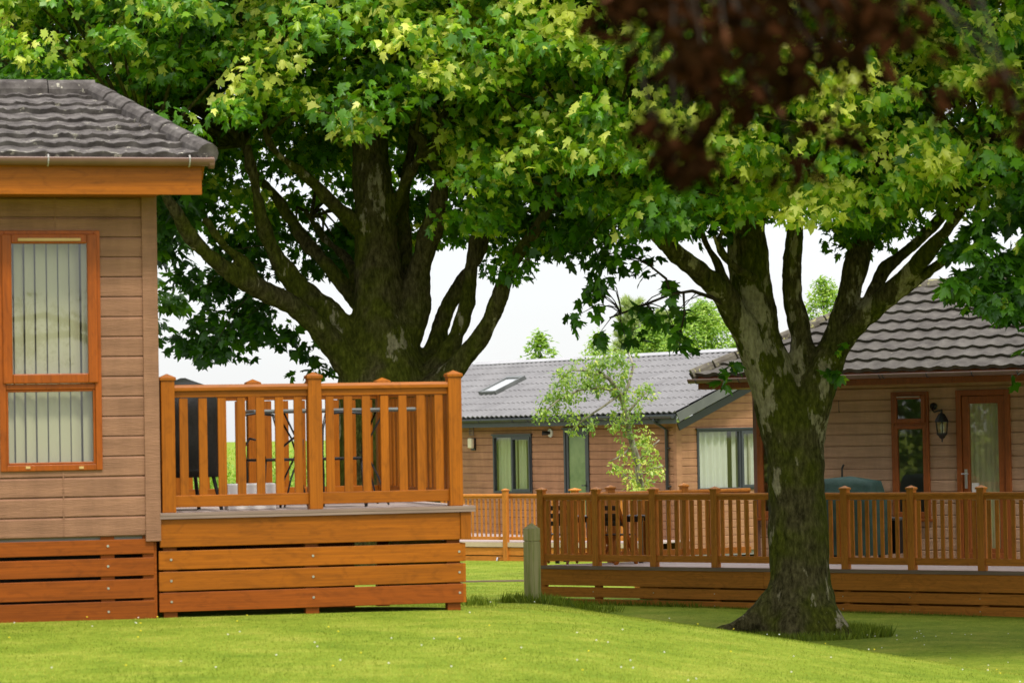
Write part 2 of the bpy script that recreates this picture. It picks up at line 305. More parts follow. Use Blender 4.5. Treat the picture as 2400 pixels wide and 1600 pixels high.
def build_ground():
    xs = np.unique(np.concatenate([-np.geomspace(14, 900, 26), np.arange(-14, 14.01, .2), np.geomspace(14, 900, 26)]))
    ys = np.unique(np.concatenate([np.linspace(-200, 10, 18), np.arange(10, 48, .2), np.arange(48, 80, 1.0), np.geomspace(80, 1600, 30)]))
    X, Y = np.meshgrid(xs, ys); Z = gz(X, Y); nx, ny = len(xs), len(ys)
    vs = np.stack([X.ravel(), Y.ravel(), Z.ravel()], 1)
    i = np.arange(nx - 1); j = np.arange(ny - 1); I, J = np.meshgrid(i, j); q = (J * nx + I).ravel()
    me = bpy.data.meshes.new('lawn'); me.from_pydata(vs.tolist(), [], np.stack([q, q + 1, q + nx + 1, q + nx], 1).tolist()); me.update()
    me.polygons.foreach_set('use_smooth', [True] * len(me.polygons)); me.materials.append(M['lawn'])
    o = bpy.data.objects.new('lawn', me); COL.objects.link(o); tag(o, kind='structure')
build_ground()

# ------------------------------------------------------------------ shared building pieces
def siding(mb, a0, a1, z0, z1, pitch, ops=(), top=None, topz=None):
    """lapped boards in the plane y=0 (outside is y<0)"""
    def prof(z, zb):
        f = (z - zb)
        pts = [(0, .010), (.008, .010), (.010, -.010), (pitch - .017, -.013), (pitch, .006)]
        for (p, y), (q, w) in zip(pts, pts[1:]):
            if f <= q: return y + (w - y) * (f - p) / (q - p)
        return -.002
    r = 0; zb = z0
    while zb < z1 - .001:
        ze = min(zb + pitch, z1)
        if top:
            lo, hi = top(zb + .3 * pitch)
            lo, hi = max(lo, a0), min(hi, a1)
            if hi - lo < .05: break
        else: lo, hi = a0, a1
        segs = [(lo, hi, zb, ze)]
        for (oa, ob, oz0, oz1) in ops:
            ns = []
            for (a, b, za, zc) in segs:
                if oz1 <= za or oz0 >= zc or ob <= a or oa >= b: ns.append((a, b, za, zc)); continue
                if a < oa: ns.append((a, oa, za, zc))
                if b > ob: ns.append((ob, b, za, zc))
                m0, m1 = max(a, oa), min(b, ob)
                if zc > oz1: ns.append((m0, m1, oz1, zc))
                if za < oz0: ns.append((m0, m1, za, oz0))
            segs = ns
        for (a, b, za, zc) in segs:
            zs = sorted(set([za, zc] + [zb + d for d in (.008, .010, pitch - .017) if za < zb + d < zc]))
            vs = [(x, prof(z, zb), z) for z in zs for x in (a, b)]
            mb.add(vs, [(2 * i, 2 * i + 1, 2 * i + 3, 2 * i + 2) for i in range(len(zs) - 1)])
        zb = ze; r += 1
def tiles(mb, origin, ad, bd, amin, amax, L, gauge, period, amp, lap, step, sharp=1.0, jit=0):
    """roof plane: ad along the eave, bd up the slope; rows of overlapping waved tiles"""
    o, ad, bd = Vector(origin), Vector(ad).normalized(), Vector(bd).normalized(); nrm = ad.cross(bd).normalized()
    if nrm.z < 0: nrm = -nrm
    rows = int(math.ceil(L / gauge - 1e-6)); rr = random.Random(3)
    for i in range(rows):
        b0, b1 = i * gauge, min((i + 1) * gauge, L); bs = [b0, b0, b1]
        g0 = min(amin(b0), amin(b1)); g1 = max(amax(b0), amax(b1))
        grid = np.arange(math.floor(g0 / step) * step, g1 + step, step)
        rowj = rr.uniform(-jit, jit)
        for k in range(3):
            b = bs[k]; lo, hi = amin(b), amax(b)
        def P(a, k):
            b = bs[k]; lo, hi = amin(b), amax(b); a2 = min(max(a, lo), hi)
            w = (.5 + .5 * math.cos(2 * math.pi * (a2 + (i % 2) * 0) / period)) ** sharp * amp
            h = w + (lap + rowj if k < 2 else 0) - (lap + amp * .3 + .01 if k == 0 else 0)
            h += (rr.uniform(-jit, jit) * .6 if k == 1 else 0)
            p = o + ad * a2 + bd * (b + (0 if k else .004)) + nrm * h; return tuple(p)
        cache = [[P(a, k) for a in grid] for k in range(3)]
        vs = []; fs = []; ng = len(grid)
        for k in range(3): vs += cache[k]
        for k in range(2):
            for q in range(ng - 1):
                am = .5 * (grid[q] + grid[q + 1])
                if am < min(amin(bs[k]), amin(bs[k + 1])) - step or am > max(amax(bs[k]), amax(bs[k + 1])) + step: continue
                fs.append((k * ng + q, k * ng + q + 1, (k + 1) * ng + q + 1, (k + 1) * ng + q))
        mb.add(vs, fs)
def gutter(mb, x0, x1, yw, zt, r=.058):
    """half-round gutter running along x, its back against y=yw"""
    n = 10; c = yw - r
    pr = [(c + r * math.cos(math.pi + math.pi * k / n), zt + r * math.sin(math.pi + math.pi * k / n)) for k in range(n + 1)]
    pi_ = [(c + (r - .006) * math.cos(math.pi + math.pi * k / n), zt + (r - .006) * math.sin(math.pi + math.pi * k / n)) for k in range(n + 1)][::-1]
    P = [(pr[0][0] - .006, zt), (pr[0][0] - .006, zt + .012)] + [(pr[0][0] + .006, zt + .012)] + pi_[::-1][0:0] + []
    loop = pr + [(pr[-1][0], zt + .01), (pi_[0][0], zt + .01)] + pi_ + [(pi_[-1][0], zt + .01), (pr[0][0], zt + .01)]
    m = len(loop); vs = [(x0, y, z) for y, z in loop] + [(x1, y, z) for y, z in loop]
    mb.add(vs, [(i, (i + 1) % m, m + (i + 1) % m, m + i) for i in range(m)])
    for x in (x0, x1):
        mb.add([(x, y, z) for y, z in pr] , [tuple(range(n + 1))])
def rect_frame(mb, a0, a1, z0, z1, t, y0, y1):
    mb.box(a0, a0 + t, y0, y1, z0, z1); mb.box(a1 - t, a1, y0, y1, z0, z1)
    mb.box(a0 + t, a1 - t, y0, y1, z0, z0 + t); mb.box(a0 + t, a1 - t, y0, y1, z1 - t, z1)
def pane(fr, parent, a0, a1, z0, z1, y, mat='glass'):
    mb = MB(fr.zb); mb.xf = getattr(fr, 'xf', None); mb.add([(a0, y, z0), (a1, y, z0), (a1, y, z1), (a0, y, z1)], [(0, 1, 2, 3)]); return mb.build('pane', M[mat], parent)
def curtain(fr, parent, a0, a1, z0, z1, y, mat, wl=.12, amp=.022, name='curtain', label=None):
    mb = MB(fr.zb); mb.xf = getattr(fr, 'xf', None); n = max(8, int((a1 - a0) / .012)); ph = random.uniform(0, 6)
    xs = [a0 + (a1 - a0) * i / n for i in range(n + 1)]
    yy = [y + amp * math.sin(2 * math.pi * (x - a0) / wl + ph + .6 * math.sin(9 * x)) for x in xs]
    vs = [(x, q, z0) for x, q in zip(xs, yy)] + [(x, q, z1) for x, q in zip(xs, yy)]
    mb.add(vs, [(i, i + 1, n + 2 + i, n + 1 + i) for i in range(n)]); return mb.build(name, M[mat], parent, smooth=True, label=label)
def vblind(fr, parent, a0, a1, z0, z1, y, mat, wd=.089, gap=.1, ang=.5, name='blind_slat'):
    k = 0; x = a0 + wd * .5
    while x < a1:
        an = ang + random.uniform(-.3, .25); mb = MB(fr.zb)
        vs = []; n = 4
        for z in (z0, z1):
            for i in range(n + 1):
                s_ = (i / n - .5) * wd; cv = .006 * math.cos(math.pi * (i / n - .5))
                vs.append((x + s_ * math.cos(an), y + s_ * math.sin(an) - cv, z))
        mb.add(vs, [(i, i + 1, n + 2 + i, n + 1 + i) for i in range(n)])
        mb.build(name, M[mat], parent, smooth=True); x += gap + random.uniform(-.006, .006)
def bolt(dz, parent, x, y, z, r=.011):
    mb = MB(dz); mb.tube([(x, y, z), (x, y - .006, z)], r, 8); return mb.build('bolt', M['steel'], parent)
RAILP = [(-.045, -.012), (.045, -.012), (.045, .004), (.03, .02), (-.03, .02), (-.045, .004)]
def railing(fr, deck, p0, p1, zf, nb, mats, pw, zt, kw):
    """one panel of two rails and nb balusters between deck points p0 and p1 (local x, y)"""
    h, v = mats; p0 = Vector((*p0, 0)); p1 = Vector((*p1, 0)); d = (p1 - p0).normalized()
    a = p0 + d * (pw / 2 - .002); b = p1 - d * (pw / 2 - .002); mb = MB(fr.zb)
    def Zv(q, z): return (q.x, q.y, z)
    pn = bpy.data.objects.new('railing_panel', None); COL.objects.link(pn); pn.parent = deck; pn.empty_display_size = .1
    mb.prism([(-kw['hw'], -kw['hh'] * .55), (kw['hw'], -kw['hh'] * .55), (kw['hw'], 0), (kw['hw'] * .75, kw['hh'] * .45), (-kw['hw'] * .75, kw['hh'] * .45), (-kw['hw'], 0)], Zv(a, zt - kw['hh'] * .45), Zv(b, zt - kw['hh'] * .45))
    mb.beam(Zv(a, zt - kw['hh'] - kw['sh'] / 2 + .004), Zv(b, zt - kw['hh'] - kw['sh'] / 2 + .004), .045, kw['sh'])
    mb.build('top_rail', M[h], pn, bevel=.004); mb = MB(fr.zb)
    mb.beam(Zv(a, zf + kw['b0'] + kw['bh'] / 2), Zv(b, zf + kw['b0'] + kw['bh'] / 2), .05, kw['bh'])
    mb.build('bottom_rail', M[h], pn, bevel=.004)
    zb0 = zf + kw['b0'] + kw['bh'] - .002; zb1 = zt - kw['hh'] - kw['sh'] - .002; L = (b - a).length
    mb = MB(0); ang = math.atan2(d.y, d.x); mb.box(-kw['bw'] / 2, kw['bw'] / 2, -.014, .014, 0, zb1 - zb0)
    first = None
    for i in range(nb):
        q = a + d * (L * (i + .5 + kw.get('off', 0)) / nb)
        if first is None: first = mb.build('baluster', M[v], pn, bevel=.003, loc=(q.x, q.y, zb0 - fr.zb)); o = first
        else: o = dup(first, pn, (q.x, q.y, zb0 - fr.zb))
        o.rotation_euler = (0, 0, ang)
def post(fr, deck, x, y, z0, zt, w, mat, ang=0, cap=1.0):
    mb = MB(0); mb.box(-w / 2, w / 2, -w / 2, w / 2, 0, zt - z0)
    p = mb.build('post', M[mat], deck, bevel=.006, loc=(x, y, z0 - fr.zb)); p.rotation_euler = (0, 0, ang)
    c = MB(0); k = (w / 2 + .012) * cap; h0 = zt - z0
    c.add([(-k, -k, h0 - .004), (k, -k, h0 - .004), (k, k, h0 - .004), (-k, k, h0 - .004), (-k, -k, h0 + .022), (k, -k, h0 + .022), (k, k, h0 + .022), (-k, k, h0 + .022), (0, 0, h0 + .022 + .035)],
          [(0, 3, 2, 1), (0, 1, 5, 4), (1, 2, 6, 5), (2, 3, 7, 6), (3, 0, 4, 7), (4, 5, 8), (5, 6, 8), (6, 7, 8), (7, 4, 8)])
    c.build('post_cap', M[mat], p, bevel=.003); return p

# ================================================================== NEAR LODGE + DECK (left)
FN = Frame(-3.119, 26.304, 15, 0.0)
lodge = empty('holiday_lodge', (FN.o.x, FN.o.y, 0), FN.a, 'tan clad lodge with grey tiled roof and orange framed window, at the left edge', 'lodge', 'timber clad holiday lodges')
def near_lodge():
    f = FN; U = f.U; Z = f.Z; xl = -9.0; xr = U(367, 900); dpt = 5.4
    zs0 = Z(200, 1258); zt = Z(200, 452) + .25
    wa, wb = U(-3, 800), U(240, 1090); wz0, wz1 = Z(120, 1103), Z(120, 541)
    mb = MB(0); siding(mb, xl, xr, zs0, zt, .1745, [(wa + .03, wb - .03, wz0 + .03, wz1 - .03)])
    ze_ = Z(250, 374, -.45); gt = lambda z: (max(0, -.45 + (z - ze_) / .80 * 2.3 + .12), min(dpt, dpt + .45 - (z - ze_) / .80 * (dpt + .45 - 1.85) - .12)) if z > ze_ - .1 else (0, dpt)
    mb.xf = lambda a, y, z: (xr - y, a, z); siding(mb, 0, dpt, zs0, ze_ + .72, .1745, top=gt)
    mb.xf = lambda a, y, z: (xr - a, dpt - y, z); siding(mb, 0, xr - xl, zs0, zt, .1745)
    mb.xf = lambda a, y, z: (xl + y, dpt - a, z); siding(mb, 0, dpt, zs0, zt, .1745); mb.xf = None
    mb.build('wall', M['sid_n'], lodge)
    mb = MB(0); c0 = U(336, 900); mb.box(c0, xr + .018, -.03, .10, Z(345, 1268), Z(345, 452)); mb.build('corner_trim', M['sid_n'], lodge, bevel=.005)
    for px, z0, z1 in ((134, Z(134, 541), Z(134, 452)), (145, Z(145, 1257), Z(145, 1103))):
        mb = MB(0); x = U(px, 900); mb.box(x - .006, x + .006, -.016, 0, z0, z1); mb.build('joint_strip', M['sid_n'], lodge)
    # room floor, ceiling and inner lining keep the inside dark
    mb = MB(0); mb.box(xl + .05, xr - .05, .05, dpt - .05, zs0 - .1, zs0); mb.build('floor', M['room'], lodge)
    mb = MB(0); mb.box(xl + .05, xr - .05, 1.6, 1.65, zs0, zt); mb.build('partition', M['room'], lodge)
    # window: outer frame, tall opening light above, fixed light below
    mb = MB(0); rect_frame(mb, wa, wb, wz0, wz1, .055, -.03, .07)
    zm = Z(120, 905); mb.box(wa + .055, wb - .055, -.022, .07, zm - .028, zm + .02)
    win = mb.build('window', M['frame_o'], lodge, bevel=.006)
    mb = MB(0); sa, sb = wa + .03, wb - .03; rect_frame(mb, sa, sb, zm + .024, wz1 - .03, .085, -.052, -.005)
    mb2 = mb; mb.build('opening_light', M['frame_o'], win, bevel=.01)
    mb = MB(0); mb.box(wa + .17, wb - .17, -.066, -.053, Z(120, 566), Z(120, 559)); mb.build('vent_strip', M['brass'], win, bevel=.003)
    for px in (65, 190):
        mb = MB(0); x = U(px, 1095); mb.box(x - .02, x + .02, -.036, -.031, Z(px, 1098), Z(px, 1092)); mb.build('drain_cap', M['brass'], win)
    pane(f, win, sa + .08, sb - .08, zm + .1, wz1 - .11, -.025); pane(f, win, wa + .05, wb - .05, wz0 + .05, zm - .02, .02)
    mb = MB(0); rect_frame(mb, wa + .055, wb - .055, wz0 + .055, zm - .028, .02, -.012, .02); mb.build('glazing_bead', M['frame_o'], win, bevel=.006)
    vblind(f, win, wa + .05, wb - .03, wz0 + .02, wz1 - .02, .14, 'blind', ang=.34)
    # skirting boards
    tops = [(1264, 1299), (1308, 1350), (1358, 1403), (1409, 1462)]
    for i, (t0, t1) in enumerate(tops):
        mb = MB(0); mb.box(xl, U(364, 1300) - .01, .0, .022, Z(253, t1), Z(253, t0)); b = mb.build('skirting_board', M['woodr_h'], lodge, bevel=.004)
        bolt(0, b, U(253, 1300), .0, (Z(253, t1) + Z(253, t0)) / 2 + .01)
        bolt(0, b, U(253, 1300) - 1.6, .0, (Z(253, t1) + Z(253, t0)) / 2 + .01)
    for px in (100, 253, 352):
        mb = MB(0); x = U(px, 1300) if px != 100 else U(253, 1300) - 1.6; mb.box(x - .06, x + .06, .026, .11, -.15, zs0); mb.build('skirting_support', M['woodr_h'], lodge)
    mb = MB(0); mb.box(xl + .3, xr - .1, 1.1, 1.2, -.6, zs0 - .1); mb.build('underfloor_blackout', M['black'], lodge)  # added black panel that keeps the gaps below the lodge dark
    # roof
    ov = .45; ze = Z(250, 374, -ov) + .0; gx = U(500, 385, -ov - .06); ex = U(484, 378, -ov)
    wr = 2.3 + ov * 0; rise = .80; ye = -ov + .0; yr = ye + wr; rx = ex - .70
    sl = math.hypot(wr, rise)
    mb = MB(0)
    tiles(mb, (0, ye - .04, ze + .02), (1, 0, 0), (0, wr, rise), lambda b: xl - .4, lambda b: ex - .70 * b / sl, sl, sl / 7.6, .26, .017, .036, .03, 1.2, .012)
    # far slope and end slopes (seen only from elsewhere)
    yb = dpt + ov; wr2 = yb - yr; sl2 = math.hypot(wr2, rise)
    mb.xf = lambda x, y, z: (x, 2 * yr - y, z)
    tiles(mb, (0, 2 * yr - yb, ze + .02), (1, 0, 0), (0, wr2, rise), lambda b: xl - .4, lambda b: ex - .70 * b / sl2, sl2, .34, .30, .022, .028, .1, 1.4)
    mb.xf = None
    mb.build('roof', M['tile_n'], lodge)
    mb = MB(0); [mb.tube([(x_, yr, ze + rise + .035), (x_ + .44, yr, ze + rise + .035 + .006)], .125, 12) for x_ in [rx + .03 - .45 * (k + 1) for k in range(19)]]
    for k in range(6):
        t0, t1 = k / 6, (k + 1) / 6 - .01; mb.tube([(ex + .01 - (ex - rx) * t0, ye - .03 + (yr - ye) * t0, ze + .04 + rise * t0 + .008), (ex + .01 - (ex - rx) * t1, ye - .03 + (yr - ye) * t1, ze + .04 + rise * t1)], .10, 12)
    mb.box(xl - .4, rx + .02, yr - .11, yr + .11, ze + rise - .14, ze + rise + .03)
    mb.build('ridge_tiles', M['tile_n'], lodge, smooth=False)
    mb = MB(0); fx = U(473, 420, -ov); fz0 = Z(250, 456, -ov)
    mb.box(xl - .4, fx, ye, ye + .025, fz0, ze + .02); mb.build('fascia_board', M['wood_h'], lodge, bevel=.004)
    for p0_, p1_ in (((ex - .03, ye + .03, ze - .09), (rx - .03, yr, ze + rise - .09)), ((ex - .03, yb, ze - .09), (rx - .03, yr, ze + rise - .09))):
        mb = MB(0); mb.beam(p0_, p1_, .024, .17); mb.build('barge_board', M['wood_h'], lodge)
    mb = MB(0); mb.box(xl - .4, xr, ye + .026, -.02, fz0 + .01, fz0 + .02); mb.build('soffit', M['wood_h'], lodge)
    mb = MB(0); mb.add([(xl - .4, ye + .03, ze), (ex - .05, ye + .03, ze), (rx - .05, yr, ze + rise - .06), (xl - .4, yr, ze + rise - .06)], [(0, 1, 2, 3)]); mb.build('roof_felt', M['black'], lodge)
    mb = MB(0); gutter(mb, xl - .4, gx, ye - .001, ze + .0, .06)
    mb.tube([(gx - .04, ye - .06, ze - .03), (gx + .005, ye - .06, ze - .03)], .052, 12)
    g = mb.build('gutter', M['gut_n'], lodge, smooth=True)
    for px in (112, 443):
        x = U(px, 385, -ov - .06); mb = MB(0); r = .064
        mb.tube([(x, ye - .06 + r * math.cos(t), ze + r * math.sin(t)) for t in [math.pi + math.pi * k / 8 for k in range(9)]], .007, 6); mb.tube([(x, ye - .124, ze), (x, ye - .10, ze + .03)], .008, 6)
        mb.build('gutter_bracket', M['bracket'], g)
near_lodge()

ndeck = empty('raised_deck', (FN.o.x, FN.o.y, 0), FN.a, 'orange raised deck with slatted railing beside the tan lodge, nearest the camera', 'deck', 'raised decks with slatted railings')
def near_deck():
    f = FN; U = f.U; Z = f.Z; x0 = U(374, 1200) ; x1 = U(1104, 1240); D_ = 3.15
    zl = Z(740, 1193); lipb = Z(740, 1207)
    xe = U(1113, 1195)
    n = 14
    for i in range(n):
        mb = MB(0); a = -.035 + (D_ + .035) * i / n; b = -.035 + (D_ + .035) * (i + 1) / n - .006
        mb.box(x0, xe, a, b, zl - .028, zl); mb.build('deck_board', M['deck_lip'] if i == 0 else M['deck_pale'], ndeck, bevel=.003)
    mb = MB(0); mb.box(x0, xe - .002, -.032, .0, lipb, zl - .029); mb.build('deck_edge', M['deck_lip'], ndeck)
    zf0 = Z(420, 1281)
    mb = MB(0); mb.box(x0, x1 - .10, .0, .025, zf0, lipb - .002); mb.build('fascia_board', M['wood_h'], ndeck, bevel=.004)
    mb = MB(0); mb.box(x1 - .098, x1, -.012, .025, zf0, lipb - .002); mb.build('corner_board', M['wood_v'], ndeck, bevel=.005)
    mb = MB(0); mb.box(x1 - .025, x1 - .003, .027, D_, zf0, lipb - .002); mb.build('fascia_board', M['wood_h'], ndeck)
    xb = U(1088, 1350)
    for t0, t1 in ((1290, 1334), (1339, 1384), (1388, 1433)):
        z1_, z0_ = Z(420, t0), Z(420, t1)
        mb = MB(0); mb.box(x0 - .01, xb, .02, .042, z0_, z1_); b = mb.build('skirting_board', M['wood_h'] if t0 < 1380 else M['woodr_h'], ndeck, bevel=.004)
        for px in (402, 735, 1078): bolt(0, b, U(px, 1330), .02, (z0_ + z1_) / 2 + .005)
        mb = MB(0); mb.box(xb - .01, xb + .022, .02, D_, z0_, z1_); mb.build('side_board', M['wood_h'], ndeck, bevel=.004)
    for px in (402, 735, 1068):
        x = U(px, 1420)
        for y in (.10, D_ - .1):
            mb = MB(0); mb.box(x - .06, x + .06, y - .05, y + .05, -.12, zf0 + .05); mb.build('deck_leg', M['woodr_h'], ndeck)
    mb = MB(0); mb.box(x0, xb - .35, D_ - .03, D_, -.45, lipb - .01); mb.build('underdeck_blocker', M['woodr_h'], ndeck)  # added panel blocking the view under the deck so board gaps look dark
    kw = dict(hw=.05, hh=.055, sh=.06, b0=.045, bh=.105, bw=.076); w = .122
    ztop = Z(720, 898, .07)
    ps = [U(392, 1000, .07), U(736, 1000, .07), U(1064, 1000, .07)]
    for p in ps: post(f, ndeck, p, .07, zl, ztop + .045, w, 'wood_v')
    for a, b in zip(ps, ps[1:]): railing(f, ndeck, (a, .07), (b, .07), zl, 7, ('wood_h', 'wood_v'), w, ztop, kw)
    yb = D_ - .1; xm = U(882, 890, yb); bx = [U(405, 890, yb), U(592, 890, yb), ps[2]]
    for p in bx: post(f, ndeck, p, yb, zl, ztop + .045, w, 'wood_v')
    railing(f, ndeck, (bx[0], yb), (bx[1], yb), zl, 4, ('wood_h', 'wood_v'), w, ztop, kw); railing(f, ndeck, (bx[1], yb), (bx[2], yb), zl, 7, ('wood_h', 'wood_v'), w, ztop, kw)
    railing(f, ndeck, (ps[2], .07), (ps[2], yb), zl, 17, ('wood_h', 'wood_v'), w, ztop, kw)
    # ---- things standing on the deck
    def on(px, y): return U(px, 1100, y)
    # cocoon chair
    x = on(428, .8); P = f.world(x, .75, zl); ch = empty('garden_chair', P, f.a + .25, 'black rattan high-backed cocoon chair on the nearest deck beside the tan lodge', 'chair')
    mb = MB(0); n = 14; r = .34; vs = []; rows = 12; hz = [.28 + (.0 if j < 0 else (ztop - zl + .06 - .28) * j / rows) for j in range(rows + 1)]
    top = ztop - zl + .075; st = top - r
    for j in range(rows + 1):
        z = .30 + (top - .30) * j / rows; ww = r if z < st else math.sqrt(max(0, r * r - (z - st) ** 2)) + .015
        for i in range(n + 1):
            a = math.pi * (-.5 + i / n) ; vs.append((ww * math.sin(a) * 1.0, -.30 * math.cos(a) * (ww / r) ** .5, z))
    mb.add(vs, [(j * (n + 1) + i, j * (n + 1) + i + 1, (j + 1) * (n + 1) + i + 1, (j + 1) * (n + 1) + i) for j in range(rows) for i in range(n)])
    sh = mb.build('backrest', M['rattan'], ch, smooth=True); s_ = sh.modifiers.new('th', 'SOLIDIFY'); s_.thickness = .03
    mb = MB(0); mb.lathe((0, .05, .30), [(.1, 0), (.32, .01), (.36, .05), (.34, .1), (.1, .12)], 20); mb.build('seat', M['rattan'], ch, smooth=True)
    for sx in (-1, 1):
        for sy in (-1, 1):
            mb = MB(0); mb.tube([(sx * .22, .05 + sy * .2, .33), (sx * .28, .05 + sy * .26, 0)], .018, 8); mb.build('leg', M['black'], ch)
    # bar table with curved legs
    xa, xb_ = on(585, 1.25), on(965, 1.25); zt = Z(770, 962, 1.25) - zl
    tb = empty('garden_table', f.world((xa + xb_) / 2, 1.25, zl), f.a, 'grey topped bar table with curved black legs on the nearest deck', 'table')
    L = (xb_ - xa) / 2
    mb = MB(0); mb.box(-L, L, -.25, .25, zt - .018, zt + .018); mb.build('tabletop', M['greytube'], tb, bevel=.016)
    for sx in (-1, 1):
        for sy in (-1, 1):
            mb = MB(0); mb.tube([(sx * (L - .3), sy * .18, zt - .02), (sx * (L - .42), sy * .12, zt - .25), (sx * (L - .46), sy * .1, zt * .55), (sx * (L - .36), sy * .16, zt * .3), (sx * (L - .28), sy * .24, 0)], .009, 8); mb.build('leg', M['black'], tb, smooth=True)
    # two curved metal chairs
    protoc = empty('patio_chair', f.world(on(640, .75), .72, zl), f.a + .4, 'curved black metal chair in front of the bar table, left one', 'chair', 'curved metal chairs at the bar table')
    mb = MB(0); mb.box(-.2, .2, -.19, .19, .43, .455); mb.build('seat', M['black'], protoc, bevel=.01)
    for sx in (-1, 1):
        mb = MB(0); mb.tube([(sx * .2, .2, 0), (sx * .19, .15, .3), (sx * .2, .17, .5), (sx * .2, .24, .72), (sx * .17, .26, .86)], .012, 8); mb.build('back_leg', M['black'], protoc, smooth=True)
        mb = MB(0); mb.tube([(sx * .19, -.16, .44), (sx * .2, -.15, .25), (sx * .23, -.22, 0)], .012, 8); mb.build('front_leg', M['black'], protoc, smooth=True)
        mb = MB(0); mb.tube([(sx * .21, .18, .55), (sx * .24, .02, .64), (sx * .24, -.12, .62), (sx * .2, -.17, .45)], .011, 8); mb.build('arm', M['black'], protoc, smooth=True)
    mb = MB(0)
    for z in (.85,): mb.tube([(-.18, .2 + (z - .5) * .16, z), (0, .23 + (z - .5) * .16, z + .02), (.18, .2 + (z - .5) * .16, z)], .011, 8)
    mb.build('backrest', M['black'], protoc, smooth=True)
    c2 = copy_tree(protoc); c2.location = f.world(on(800, .75), .7, zl); c2.rotation_euler = (0, 0, f.a - .3); c2['label'] = 'curved black metal chair in front of the bar table, behind the second railing bay'
    # white trough
    x = on(585, .5); tr = MB(0); tr.box(-.22, .22, -.11, .11, 0, .235); o = tr.build('storage_box', M['white'], None, bevel=.012); o.location = f.world(x, .5, zl + .001); o.rotation_euler = (0, 0, f.a)
    tag(o, 'low white box standing behind the first railing bay of the nearest deck', 'box')
near_deck()

